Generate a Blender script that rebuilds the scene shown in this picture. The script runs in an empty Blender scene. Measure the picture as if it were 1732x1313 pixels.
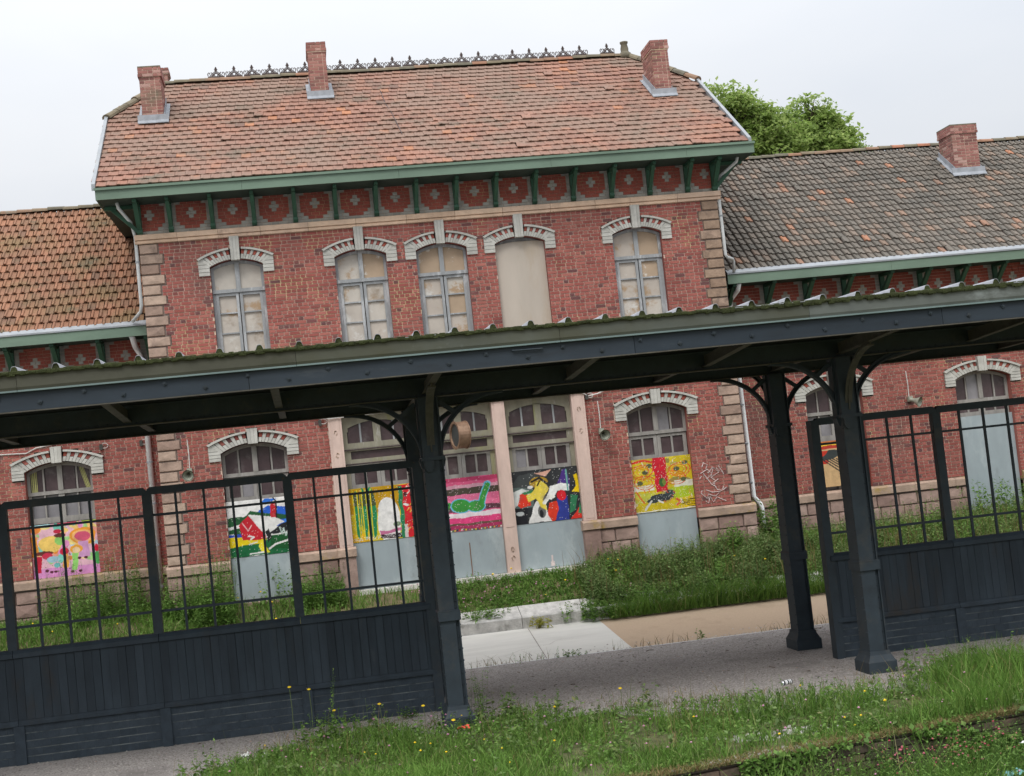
import bpy, math, random
import numpy as np
from mathutils import Vector, Matrix
random.seed(7); RNG = np.random.default_rng(11)
S = bpy.context.scene
COL = S.collection
# ------------------------------------------------------------------ camera
F_, CX, CY, CZ, YAW, PIT, ROL = 2366.43, 2.9315, -28.3905, 2.1158, 0.14893, 0.05753, 0.10480
_r = Vector((math.cos(YAW), -math.sin(YAW), 0)); _f = Vector((math.sin(YAW), math.cos(YAW), 0)); _z = Vector((0, 0, 1))
FW = _f*math.cos(PIT) + _z*math.sin(PIT); UP0 = -_f*math.sin(PIT) + _z*math.cos(PIT)
RT = _r*math.cos(ROL) - UP0*math.sin(ROL); UP = _r*math.sin(ROL) + UP0*math.cos(ROL)
cam = bpy.data.objects.new('camera', bpy.data.cameras.new('camera')); COL.objects.link(cam)
M = Matrix.Identity(4)
for i in range(3):
    M[i][0] = RT[i]; M[i][1] = UP[i]; M[i][2] = -FW[i]
M[0][3], M[1][3], M[2][3] = CX, CY, CZ
cam.matrix_world = M
cam.data.sensor_width = 36.0; cam.data.sensor_fit = 'HORIZONTAL'; cam.data.lens = F_/1732*36
cam.data.clip_start = 0.1; cam.data.clip_end = 2000
S.camera = cam
# ------------------------------------------------------------------ sky, sun, exposure
SUN_EL, SUN_AZ = math.radians(52), math.radians(205)
w = bpy.data.worlds.new('World'); S.world = w; w.use_nodes = True
nt = w.node_tree; nt.nodes.clear()
def wn(t): return nt.nodes.new(t)
sky = wn('ShaderNodeTexSky'); sky.sky_type = 'NISHITA'; sky.sun_disc = False
sky.sun_elevation = SUN_EL; sky.sun_rotation = SUN_AZ; sky.dust_density = 6; sky.air_density = 1.0
tc = wn('ShaderNodeTexCoord'); sx = wn('ShaderNodeSeparateXYZ'); nt.links.new(tc.outputs['Generated'], sx.inputs[0])
mr = wn('ShaderNodeMapRange'); mr.inputs['From Min'].default_value = 0.0; mr.inputs['From Max'].default_value = 1.0
mr.inputs['To Min'].default_value = 6.35; mr.inputs['To Max'].default_value = 27.0
pw = wn('ShaderNodeMath'); pw.operation = 'POWER'; pw.inputs[1].default_value = 1.8; pw.use_clamp = True
nt.links.new(sx.outputs['Z'], pw.inputs[0]); nt.links.new(pw.outputs[0], mr.inputs['Value'])
nz = wn('ShaderNodeTexNoise'); nz.inputs['Scale'].default_value = 2.2; nz.inputs['Detail'].default_value = 5; nz.inputs['Roughness'].default_value = .5
mp = wn('ShaderNodeMapping'); mp.inputs['Scale'].default_value = (1, 1, 2.6); nt.links.new(tc.outputs['Generated'], mp.inputs[0]); nt.links.new(mp.outputs[0], nz.inputs['Vector'])
cr = wn('ShaderNodeValToRGB'); cr.color_ramp.elements[0].position = .3; cr.color_ramp.elements[0].color = (.80, .845, .915, 1)
cr.color_ramp.elements[1].position = .75; cr.color_ramp.elements[1].color = (.96, .975, 1.0, 1); nt.links.new(nz.outputs['Fac'], cr.inputs[0])
vm = wn('ShaderNodeVectorMath'); vm.operation = 'SCALE'; nt.links.new(cr.outputs[0], vm.inputs[0]); nt.links.new(mr.outputs[0], vm.inputs['Scale'])
mx = wn('ShaderNodeMixRGB'); mx.inputs[0].default_value = .93; nt.links.new(sky.outputs[0], mx.inputs[1]); nt.links.new(vm.outputs[0], mx.inputs[2])
bg = wn('ShaderNodeBackground'); bg.inputs['Strength'].default_value = 0.115; nt.links.new(mx.outputs[0], bg.inputs[0])
wo = wn('ShaderNodeOutputWorld'); nt.links.new(bg.outputs[0], wo.inputs[0])
sl = bpy.data.lights.new('sun', 'SUN'); sl.energy = 1.5; sl.angle = math.radians(22); sl.color = (1, .97, .92)
so = bpy.data.objects.new('sun', sl); COL.objects.link(so)
sd = Vector((math.sin(SUN_AZ)*math.cos(SUN_EL), math.cos(SUN_AZ)*math.cos(SUN_EL), math.sin(SUN_EL)))
so.rotation_euler = sd.to_track_quat('Z', 'Y').to_euler(); so.location = (0, -20, 30)
S.view_settings.view_transform = 'Standard'; S.view_settings.look = 'None'
S.view_settings.exposure = 0.14; S.view_settings.gamma = 1.0; S.view_settings.use_curve_mapping = False
S.render.engine = 'CYCLES'
# ------------------------------------------------------------------ materials
def srgb(c):
    c = np.asarray(c, float)/255.0
    return np.where(c <= .04045, c/12.92, ((c+.055)/1.055)**2.4)
def mat(name, cols, rough=.85, var='rnd', nscale=3.0, namt=.25, bump=0.0, bscale=40, metal=0.0, stain=None, vc=False, spec=.3, detail=4, stretch=(1, 1, 1), rampint='LINEAR', trans=0.0):
    """cols: list of (pos, linear rgb) on the per-piece random value; noise darkens/lightens; stain=(rgb, scale, lo, hi)"""
    m = bpy.data.materials.new(name); m.use_nodes = True; n = m.node_tree.nodes; L = m.node_tree.links
    b = n['Principled BSDF']; b.inputs['Roughness'].default_value = rough; b.inputs['Metallic'].default_value = metal
    b.inputs['Specular IOR Level'].default_value = spec
    if vc:
        a = n.new('ShaderNodeAttribute'); a.attribute_name = 'Col'; col = a.outputs['Color']
    elif len(cols) == 1:
        a = n.new('ShaderNodeRGB'); a.outputs[0].default_value = (*cols[0][1], 1); col = a.outputs[0]
    else:
        a = n.new('ShaderNodeAttribute'); a.attribute_name = 'rnd'; oi = n.new('ShaderNodeObjectInfo')
        ad = n.new('ShaderNodeMath'); ad.operation = 'ADD'; L.new(a.outputs['Fac'], ad.inputs[0]); L.new(oi.outputs['Random'], ad.inputs[1])
        fr = n.new('ShaderNodeMath'); fr.operation = 'FRACT'; L.new(ad.outputs[0], fr.inputs[0])
        r = n.new('ShaderNodeValToRGB'); r.color_ramp.interpolation = rampint
        el = r.color_ramp.elements
        while len(el) < len(cols): el.new(.5)
        for e, (p, c) in zip(el, cols): e.position = p; e.color = (*c, 1)
        L.new(fr.outputs[0], r.inputs[0]); col = r.outputs[0]
    g = n.new('ShaderNodeNewGeometry'); mp = n.new('ShaderNodeMapping'); mp.inputs['Scale'].default_value = stretch
    L.new(g.outputs['Position'], mp.inputs[0])
    if namt > 0:
        nz = n.new('ShaderNodeTexNoise'); nz.inputs['Scale'].default_value = nscale; nz.inputs['Detail'].default_value = detail
        nz.inputs['Roughness'].default_value = .65; L.new(mp.outputs[0], nz.inputs['Vector'])
        mr = n.new('ShaderNodeMapRange'); mr.inputs['From Min'].default_value = .25; mr.inputs['From Max'].default_value = .75
        mr.inputs['To Min'].default_value = 1-namt; mr.inputs['To Max'].default_value = 1+namt; L.new(nz.outputs['Fac'], mr.inputs['Value'])
        sc = n.new('ShaderNodeVectorMath'); sc.operation = 'SCALE'; L.new(col, sc.inputs[0]); L.new(mr.outputs[0], sc.inputs['Scale']); col = sc.outputs[0]
    for st in (stain or []):
        rgb, scl, lo, hi, seed = st
        n2 = n.new('ShaderNodeTexNoise'); n2.inputs['Scale'].default_value = scl; n2.inputs['Detail'].default_value = 6; n2.inputs['Roughness'].default_value = .7
        m2 = n.new('ShaderNodeMapping'); m2.inputs['Location'].default_value = (seed*3.1, seed*7.7, seed); m2.inputs['Scale'].default_value = stretch
        L.new(g.outputs['Position'], m2.inputs[0]); L.new(m2.outputs[0], n2.inputs['Vector'])
        r2 = n.new('ShaderNodeMapRange'); r2.inputs['From Min'].default_value = lo; r2.inputs['From Max'].default_value = hi; r2.interpolation_type = 'SMOOTHSTEP'
        L.new(n2.outputs['Fac'], r2.inputs['Value'])
        mm = n.new('ShaderNodeMixRGB'); mm.inputs[2].default_value = (*rgb, 1); L.new(r2.outputs[0], mm.inputs[0]); L.new(col, mm.inputs[1]); col = mm.outputs[0]
    L.new(col, b.inputs['Base Color'])
    if bump > 0:
        nb = n.new('ShaderNodeTexNoise'); nb.inputs['Scale'].default_value = bscale; nb.inputs['Detail'].default_value = 5
        L.new(mp.outputs[0], nb.inputs['Vector'])
        bp = n.new('ShaderNodeBump'); bp.inputs['Strength'].default_value = bump; bp.inputs['Distance'].default_value = .02
        L.new(nb.outputs['Fac'], bp.inputs['Height']); L.new(bp.outputs[0], b.inputs['Normal'])
    if trans > 0:
        tr = n.new('ShaderNodeBsdfTranslucent'); L.new(col, tr.inputs[0]); ms = n.new('ShaderNodeMixShader'); ms.inputs[0].default_value = trans
        L.new(b.outputs[0], ms.inputs[1]); L.new(tr.outputs[0], ms.inputs[2]); L.new(ms.outputs[0], n['Material Output'].inputs[0])
    return m
def one(c): return [(0, c)]
MT = {}
MT['brick'] = mat('red_brick', [(0, (.12, .055, .055)), (.07, (.165, .064, .06)), (.12, (.245, .07, .058)), (.55, (.305, .092, .075)), (.85, (.35, .125, .10)), (1, (.27, .076, .066))], .9, nscale=1.1, namt=.26, bump=.3, bscale=60, stretch=(1, 1, .45),
                  stain=[((.15, .075, .065), .55, .52, .74, 2), ((.42, .27, .22), 2.6, .60, .85, 4), ((.14, .08, .07), 1.6, .66, .84, 11)])
MT['brick_bright'] = mat('orange_brick', [(0, (.25, .065, .047)), (.5, (.30, .08, .055)), (1, (.27, .07, .052))], .9, nscale=2, namt=.2, stain=[((.16, .07, .06), 1.4, .55, .8, 5)])
MT['brick_grey'] = mat('grey_brick', [(0, (.24, .23, .215)), (.5, (.33, .32, .30)), (1, (.28, .265, .245))], .9, nscale=3, namt=.22, stain=[((.15, .14, .13), 2.0, .55, .8, 6)])
MT['brick_white'] = mat('white_brick', [(0, (.38, .37, .335)), (.5, (.48, .47, .43)), (1, (.42, .41, .37))], .85, nscale=4, namt=.2, stain=[((.27, .255, .23), 3.0, .56, .8, 1)])
MT['mortar'] = mat('mortar', one((.56, .41, .33)), .95, nscale=2.0, namt=.24, stain=[((.70, .58, .34), .9, .54, .64, 9), ((.34, .26, .22), 1.1, .56, .78, 3)])
MT['mortar_dark'] = mat('mortar_grey', one((.20, .16, .14)), .95, nscale=3, namt=.25)
MT['quoin'] = mat('quoin_stone', [(0, (.27, .185, .145)), (.5, (.355, .255, .20)), (1, (.41, .305, .235))], .9, nscale=5, namt=.25, bump=.6, bscale=14, stain=[((.19, .135, .11), 2.5, .50, .75, 3), ((.10, .085, .075), 4.5, .62, .76, 9)])
MT['quoin_brown'] = mat('brown_quoin_stone', [(0, (.23, .155, .11)), (.5, (.30, .21, .15)), (1, (.35, .25, .19))], .9, nscale=5, namt=.3, bump=.6, bscale=14, stain=[((.14, .10, .08), 2.5, .52, .75, 3)])
MT['plinth'] = mat('plinth_stone', [(0, (.25, .165, .14)), (.5, (.32, .22, .185)), (1, (.36, .26, .22))], .92, nscale=4, namt=.25, bump=.8, bscale=10, stain=[((.19, .13, .11), 2.0, .55, .78, 8)])
MT['cap'] = mat('plinth_cap', one((.36, .26, .20)), .92, nscale=4, namt=.3, bump=.4, bscale=20, stain=[((.34, .23, .06), 1.6, .52, .7, 2), ((.16, .12, .1), 3, .6, .8, 5)])
MT['cornice'] = mat('cornice_stone', [(0, (.58, .405, .285)), (.5, (.68, .49, .355)), (1, (.61, .44, .33))], .9, nscale=4, namt=.2, bump=.3, bscale=25, stain=[((.24, .15, .11), 2.6, .58, .8, 4)])
MT['pilaster'] = mat('pilaster_stone', one((.56, .42, .36)), .88, nscale=3, namt=.18, bump=.2, bscale=30, stretch=(1, 1, .35), stain=[((.36, .27, .22), 2.5, .6, .85, 2), ((.33, .24, .05), 1.3, .70, .85, 6)])
MT['green'] = mat('green_paint', one((.135, .195, .145)), .55, nscale=2.5, namt=.18, stretch=(.3, 1, 1), stain=[((.18, .23, .185), 1.8, .55, .75, 2), ((.07, .105, .075), 4, .64, .8, 3)])
MT['green_dark'] = mat('dark_green_paint', one((.030, .085, .052)), .55, nscale=4, namt=.3, stain=[((.07, .12, .08), 5, .6, .8, 2)])
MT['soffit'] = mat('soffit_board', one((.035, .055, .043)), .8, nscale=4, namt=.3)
MT['zinc'] = mat('zinc', one((.27, .285, .30)), .55, nscale=4, namt=.15, metal=.15, stain=[((.33, .33, .32), 2.2, .5, .75, 1)])
MT['lead'] = mat('lead_sheet', one((.27, .285, .31)), .6, nscale=6, namt=.25)
MT['pipe'] = mat('pvc_pipe', one((.54, .55, .545)), .5, nscale=4, namt=.12, stain=[((.40, .38, .35), 3, .58, .8, 1)])
tile_bump = dict(bump=.35, bscale=50)
MT['tile'] = mat('roof_tile_orange', [(0, (.14, .085, .068)), (.04, (.225, .12, .09)), (.3, (.25, .132, .097)), (.6, (.272, .142, .102)), (.93, (.292, .148, .102)), (.97, (.35, .16, .092)), (1, (.38, .17, .09))], .92, nscale=1.6, namt=.2,
                 stain=[((.225, .15, .115), .5, .40, .62, 2), ((.15, .12, .09), 1.1, .50, .74, 7), ((.12, .11, .075), 3.5, .62, .76, 12)], **tile_bump)
MT['tile_moss'] = mat('roof_tile_mossy', [(0, (.17, .10, .068)), (.2, (.225, .118, .072)), (.6, (.265, .132, .08)), (.9, (.30, .145, .085)), (1, (.23, .12, .078))], .92, nscale=1.6, namt=.22,
                      stain=[((.19, .125, .065), .62, .46, .66, 4), ((.105, .095, .06), 1.5, .54, .74, 1)], **tile_bump)
MT['tile_dark'] = mat('roof_tile_dark', [(0, (.12, .108, .092)), (.3, (.14, .124, .105)), (.78, (.158, .135, .112)), (.90, (.195, .15, .118)), (.97, (.225, .158, .118)), (.99, (.27, .15, .10)), (1, (.36, .17, .10))], .92, nscale=1.5, namt=.2,
                      stain=[((.105, .098, .085), .7, .5, .72, 3)], **tile_bump)
MT['deck'] = mat('roof_deck', one((.05, .03, .025)), .95, nscale=5, namt=.3)
MT['ridge'] = mat('ridge_tile', [(0, (.13, .12, .09)), (.5, (.18, .15, .10)), (.85, (.24, .15, .10)), (1, (.34, .15, .09))], .92, nscale=4, namt=.3, stain=[((.20, .19, .15), 3, .55, .75, 2)])
MT['iron'] = mat('dark_iron', one((.075, .055, .052)), .7, nscale=10, namt=.3)
MT['win_wood'] = mat('grey_window_wood', one((.28, .29, .295)), .8, nscale=6, namt=.2, stretch=(1, 1, .3), stain=[((.46, .47, .475), 5, .50, .66, 2), ((.16, .15, .14), 5, .60, .78, 3)])
MT['board'] = mat('window_board', [(0, (.42, .37, .32)), (.5, (.49, .45, .395)), (1, (.44, .385, .33))], .85, nscale=3, namt=.12, stain=[((.36, .25, .155), 1.7, .54, .64, 5), ((.56, .54, .50), 2.6, .56, .68, 8), ((.27, .22, .17), 1.1, .58, .74, 3)])
MT['board_brown'] = mat('brown_window_board', one((.40, .30, .21)), .85, nscale=3, namt=.12, stain=[((.62, .58, .52), 2.2, .58, .63, 3)])
MT['board_plain'] = mat('plain_window_board', one((.45, .395, .335)), .85, nscale=1.5, namt=.1, stretch=(1, 1, .3), stain=[((.40, .33, .25), 1.2, .52, .72, 5)])
MT['door_wood'] = mat('weathered_door_wood', one((.27, .255, .235)), .85, nscale=7, namt=.25, stretch=(1, 1, .25), stain=[((.40, .39, .37), 4, .56, .74, 2)])
MT['door_green'] = mat('olive_door_wood', one((.26, .245, .185)), .85, nscale=6, namt=.2, stretch=(1, 1, .3), stain=[((.25, .25, .09), 2.0, .54, .72, 2), ((.42, .40, .36), 5, .58, .74, 6)])
MT['glass'] = mat('dusty_glass', one((.065, .042, .045)), .35, nscale=3, namt=.4, spec=.5, stain=[((.17, .15, .145), 2.5, .52, .8, 2)])
MT['glass_grey'] = mat('greyed_glass', one((.22, .21, .22)), .4, nscale=2, namt=.3, spec=.5)
MT['curtain'] = mat('yellow_curtain', one((.42, .42, .16)), .9, nscale=8, namt=.2)
MT['metal_panel'] = mat('grey_metal_panel', one((.30, .35, .368)), .5, nscale=1.2, namt=.16, spec=.4, stretch=(1, 1, .5), stain=[((.40, .45, .46), 1.4, .52, .75, 2), ((.21, .235, .235), 2.2, .56, .8, 7), ((.30, .22, .12), 2.6, .64, .76, 4)])
MT['mural'] = mat('mural_paint', one((1, 1, 1)), .6, vc=True, nscale=7, namt=.24, bump=.25, bscale=40, stain=[((.58, .56, .52), 5.5, .66, .74, 3), ((.20, .18, .16), 2.2, .62, .85, 8)])
MT['chalk'] = mat('white_chalk', one((.62, .53, .51)), .9, nscale=12, namt=.3)
MT['cable'] = mat('white_cable', one((.55, .52, .49)), .6, nscale=4, namt=.2)
MT['horn'] = mat('horn_metal', one((.30, .31, .25)), .5, nscale=8, namt=.25, metal=.2)
MT['horn_in'] = mat('horn_inside', one((.055, .055, .048)), .7)
MT['copper'] = mat('clock_case', one((.26, .165, .11)), .5, nscale=6, namt=.3, metal=.45, stain=[((.48, .36, .28), 3, .58, .75, 3)])
MT['clockface'] = mat('clock_face', one((.045, .05, .05)), .5)
# canopy
MT['steel'] = mat('blue_black_steel', one((.025, .036, .046)), .62, nscale=5, namt=.22, spec=.35, stain=[((.045, .047, .047), 3, .52, .72, 2), ((.075, .05, .028), 6, .66, .74, 5), ((.016, .02, .024), 1.2, .54, .75, 8)])
MT['steel_wood'] = mat('blue_black_board', [(0, (.022, .031, .041)), (.5, (.028, .040, .052)), (1, (.032, .044, .057))], .7, nscale=6, namt=.25, spec=.3, stretch=(1, 1, .25), stain=[((.040, .034, .029), 1.6, .54, .74, 3), ((.055, .064, .07), 3.5, .6, .8, 6), ((.085, .09, .085), 9, .72, .78, 9)])
MT['fascia_wood'] = mat('slate_blue_fascia', [(0, (.019, .028, .039)), (1, (.025, .035, .047))], .6, nscale=6, namt=.22, stretch=(.2, 1, 1), stain=[((.065, .075, .085), 3, .56, .76, 2), ((.018, .022, .027), 1.6, .56, .74, 7)])
MT['painted_brick'] = mat('painted_brick', [(0, (.028, .040, .052)), (.5, (.032, .044, .057)), (1, (.036, .049, .062))], .75, nscale=8, namt=.25, bump=.3, bscale=30)
MT['painted_mortar'] = mat('painted_mortar', one((.125, .14, .14)), .9, nscale=3, namt=.5, stain=[((.04, .05, .06), 2.2, .42, .62, 3)])
MT['gutter'] = mat('zinc_gutter', one((.095, .105, .092)), .55, nscale=2.2, namt=.25, metal=.1, stretch=(.6, 1, 1), stain=[((.07, .07, .045), .22, .36, .58, 2), ((.24, .265, .26), 1.2, .58, .75, 5)])
MT['gutter_mossy'] = mat('mossy_gutter', one((.070, .070, .052)), .7, nscale=2.2, namt=.25, stretch=(.6, 1, 1), stain=[((.045, .05, .025), .8, .5, .72, 2), ((.12, .13, .115), 1.6, .62, .8, 5)])
MT['gutter_pale'] = mat('pale_gutter', one((.118, .13, .12)), .55, nscale=2.2, namt=.25, metal=.1, stretch=(.6, 1, 1), stain=[((.09, .09, .06), 1.2, .56, .76, 2), ((.26, .29, .285), 1.4, .52, .72, 5)])
MT['gutter_lip'] = mat('gutter_lip', one((.17, .23, .23)), .5, nscale=2, namt=.2)
MT['roofsheet'] = mat('roof_sheet', one((.33, .34, .37)), .6, nscale=2, namt=.2, stain=[((.12, .12, .10), 2.5, .55, .8, 1)])
MT['moss'] = mat('moss', one((.035, .042, .014)), .95, nscale=14, namt=.5, bump=.8, bscale=60)
MT['under'] = mat('canopy_underside', one((.009, .011, .0105)), .85, nscale=4, namt=.3)  # near-black: the shade under the canopy roof is put into the colour
MT['rafter'] = mat('rafter_iron', one((.075, .070, .058)), .75, nscale=6, namt=.3, stain=[((.11, .10, .075), 6, .55, .7, 2)])
# ground
MT['gravel'] = mat('gravel_surface', one((.36, .33, .31)), .95, nscale=38, namt=.85, bump=1.0, bscale=80, detail=9, stain=[((.24, .22, .205), .9, .5, .72, 2), ((.47, .43, .40), 2.2, .56, .80, 5), ((.13, .12, .11), 11, .64, .74, 7)])
MT['pebble'] = mat('pebble', [(0, (.16, .145, .135)), (.5, (.34, .31, .29)), (.9, (.48, .45, .42)), (1, (.36, .25, .20))], .9, namt=0)
MT['rust_dark'] = mat('dead_leaf', [(0, (.05, .035, .025)), (.6, (.10, .06, .035)), (1, (.18, .11, .06))], .9, namt=0)
MT['rubble'] = mat('rubble', [(0, (.24, .22, .20)), (1, (.42, .40, .37))], .95, nscale=12, namt=.3)
MT['concrete'] = mat('pale_concrete', one((.62, .60, .55)), .9, nscale=3, namt=.08, stretch=(.25, 1, 1), stain=[((.50, .48, .43), 1.0, .5, .72, 2), ((.42, .40, .35), 2.6, .62, .8, 6)])
MT['beige'] = mat('beige_path', one((.47, .35, .245)), .9, nscale=30, namt=.10, stain=[((.38, .28, .19), .8, .52, .75, 2)])
MT['kerb'] = mat('kerb_stone', [(0, (.46, .445, .42)), (1, (.54, .52, .49))], .9, nscale=7, namt=.3, bump=.5, bscale=30, stain=[((.20, .19, .165), 3, .52, .75, 3)])
MT['soil'] = mat('soil', one((.15, .115, .065)), .95, nscale=6, namt=.4, bump=.8, bscale=30, stain=[((.085, .11, .028), 1.6, .42, .62, 2)])
MT['turf'] = mat('turf', one((.10, .105, .045)), .95, nscale=7, namt=.5, bump=.8, bscale=40, stain=[((.30, .27, .24), 1.5, .62, .74, 3), ((.15, .10, .05), 2.2, .56, .74, 5)])
MT['edge_brick'] = mat('platform_edge_brick', [(0, (.075, .055, .045)), (.5, (.11, .075, .058)), (1, (.15, .10, .075))], .95, nscale=5, namt=.4, bump=.8, bscale=14, stain=[((.045, .042, .028), 1.6, .42, .66, 3), ((.24, .20, .17), 2.5, .66, .8, 5)])
MT['grass'] = mat('grass_blade', [(0, (.075, .14, .025)), (.3, (.10, .205, .032)), (.7, (.14, .265, .045)), (.94, (.20, .31, .07)), (1, (.36, .33, .16))], .7, nscale=.9, namt=.25, spec=.25, trans=.35)
MT['grass_dry'] = mat('dry_grass', [(0, (.21, .145, .065)), (.4, (.26, .185, .085)), (.7, (.17, .18, .06)), (1, (.13, .17, .045))], .8, nscale=2, namt=.25, trans=.25)
MT['leaf'] = mat('weed_leaf', [(0, (.095, .18, .04)), (.4, (.14, .26, .052)), (.8, (.19, .33, .075)), (1, (.26, .37, .10))], .6, nscale=1.2, namt=.3, spec=.3, trans=.45)
MT['leaf_dark'] = mat('nettle_leaf', [(0, (.13, .20, .065)), (.5, (.18, .27, .09)), (.9, (.24, .34, .12)), (1, (.36, .35, .17))], .65, nscale=1.2, namt=.3, spec=.3, trans=.45)
MT['leaf_yellow'] = mat('yellow_leaf', [(0, (.30, .32, .06)), (1, (.42, .38, .09))], .6, trans=.3)
MT['tree_leaf'] = mat('tree_leaf', [(0, (.17, .25, .06)), (.4, (.235, .335, .085)), (.8, (.31, .40, .12)), (1, (.38, .46, .16))], .6, nscale=.8, namt=.2, spec=.3, trans=.55)
MT['bark'] = mat('bark', one((.09, .07, .05)), .95, nscale=8, namt=.4)
MT['stem'] = mat('stem', one((.12, .16, .05)), .7)
MT['fl_yellow'] = mat('yellow_petal', one((.80, .55, .02)), .6, namt=0)
MT['fl_pink'] = mat('pink_petal', [(0, (.42, .16, .26)), (1, (.55, .30, .40))], .6, namt=0)
MT['fl_red'] = mat('red_petal', [(0, (.34, .04, .06)), (1, (.42, .12, .16))], .6, namt=0)
MT['white'] = mat('white_litter', one((.75, .75, .74)), .5, namt=.1)
MT['red'] = mat('red_litter', one((.65, .10, .06)), .5, namt=.1)
MT['teal'] = mat('teal_litter', one((.16, .38, .36)), .45, namt=.1)
MT['can_dark'] = mat('can_dark', one((.03, .035, .045)), .35, namt=0, metal=.3)
MT['can_metal'] = mat('can_metal', one((.60, .62, .65)), .3, namt=0, metal=.6)
MT['rust'] = mat('rusty_brown', one((.17, .075, .03)), .8)
# ------------------------------------------------------------------ building helpers
ORG = {}
def wloc(o): return ORG.get(o.name, Vector((0, 0, 0))) if o else Vector((0, 0, 0))
class MB:
    def __init__(s): s.v = []; s.f = []; s.r = []
    def add(s, vs, fs, r=None):
        o = len(s.v); r = random.random() if r is None else r
        s.v += [tuple(p) for p in vs]; s.f += [tuple(i+o for i in f) for f in fs]; s.r += [r]*len(vs)
    def box(s, x0, x1, y0, y1, z0, z1, r=None, back=True):
        fs = [(0, 1, 5, 4), (4, 5, 6, 7), (3, 2, 1, 0), (1, 2, 6, 5), (0, 4, 7, 3)] + ([(2, 3, 7, 6)] if back else [])
        s.add([(x0, y0, z0), (x1, y0, z0), (x1, y1, z0), (x0, y1, z0), (x0, y0, z1), (x1, y0, z1), (x1, y1, z1), (x0, y1, z1)], fs, r)
    def prism(s, poly, y0, y1, r=None, axis='y'):
        """polygon of 2D points extruded; axis y: (x,z); axis x: (y,z); axis z: (x,y)"""
        n = len(poly)
        def P(p, t): return (p[0], t, p[1]) if axis == 'y' else (t, p[0], p[1]) if axis == 'x' else (p[0], p[1], t)
        s.add([P(p, y0) for p in poly] + [P(p, y1) for p in poly], [tuple(range(n)), tuple(range(2*n-1, n-1, -1))] + [(i, i+n, (i+1) % n+n, (i+1) % n) for i in range(n)], r)
    def strip(s, A, B, y0, y1, r=None):
        """band between two polylines A and B of (x,z), given depth y0 (front) .. y1"""
        n = len(A); vs = [(a[0], y0, a[1]) for a in A]+[(b[0], y0, b[1]) for b in B]+[(a[0], y1, a[1]) for a in A]+[(b[0], y1, b[1]) for b in B]
        fs = []
        for i in range(n-1):
            fs += [(i, i+1, n+i+1, n+i), (2*n+i, 3*n+i, 3*n+i+1, 2*n+i+1), (i, 2*n+i, 2*n+i+1, i+1), (n+i, n+i+1, 3*n+i+1, 3*n+i)]
        fs += [(0, n, 3*n, 2*n), (n-1, 3*n-1, 4*n-1, 2*n-1)]
        s.add(vs, fs, r)
    def tube(s, pts, rad, n=8, r=None, cap=True):
        pts = [Vector(p) for p in pts]; rads = rad if isinstance(rad, (list, tuple)) else [rad]*len(pts)
        vs = []; fs = []; m = len(pts); prev = None
        for i, p in enumerate(pts):
            t = (pts[min(i+1, m-1)] - pts[max(i-1, 0)]).normalized()
            a = t.cross(Vector((0, 0, 1)) if abs(t.z) < .95 else Vector((1, 0, 0))).normalized()
            if prev is not None:
                a = (prev - t*prev.dot(t)); a = a.normalized() if a.length > 1e-6 else t.orthogonal().normalized()
            prev = a; b = t.cross(a)
            for k in range(n):
                q = 2*math.pi*k/n; vs.append(p + (a*math.cos(q)+b*math.sin(q))*rads[i])
        for i in range(m-1):
            for k in range(n): fs.append((i*n+k, i*n+(k+1) % n, (i+1)*n+(k+1) % n, (i+1)*n+k))
        if cap: fs += [tuple(range(n-1, -1, -1)), tuple(range((m-1)*n, m*n))]
        s.add(vs, fs, r)
    def sweep(s, pts, w, h, side, r=None):
        """rectangular bar along pts; side = unit vector of the w direction"""
        pts = [Vector(p) for p in pts]; sd_ = Vector(side).normalized(); vs = []; fs = []; m = len(pts)
        for i, p in enumerate(pts):
            t = (pts[min(i+1, m-1)] - pts[max(i-1, 0)]).normalized(); u = t.cross(sd_).normalized()
            for a, b in ((-1, -1), (1, -1), (1, 1), (-1, 1)): vs.append(p + sd_*a*w/2 + u*b*h/2)
        for i in range(m-1):
            for k in range(4): fs.append((i*4+k, i*4+(k+1) % 4, i*4+4+(k+1) % 4, i*4+4+k))
        fs += [(3, 2, 1, 0), tuple(range(m*4-4, m*4))]
        s.add(vs, fs, r)
    def build(s, name, m, parent=None, smooth=False, kind=None, org=None):
        V = np.array(s.v, float); lo = V.min(0); hi = V.max(0)
        o0 = Vector(org) if org else Vector(((lo[0]+hi[0])/2, (lo[1]+hi[1])/2, lo[2]))
        V = V - np.array(o0)
        me = bpy.data.meshes.new(name); me.from_pydata(V.tolist(), [], s.f)
        at = me.attributes.new('rnd', 'FLOAT', 'POINT'); at.data.foreach_set('value', np.array(s.r, np.float32))
        if smooth: me.polygons.foreach_set('use_smooth', [True]*len(me.polygons))
        me.materials.append(m); me.update()
        return link(name, me, o0, parent, kind)
def link(name, me, o0, parent=None, kind=None):
    o = bpy.data.objects.new(name, me); COL.objects.link(o)
    if parent: o.parent = parent; o.location = Vector(o0) - wloc(parent)
    else: o.location = o0
    ORG[o.name] = Vector(o0)
    if kind: o['kind'] = kind
    return o
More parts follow.
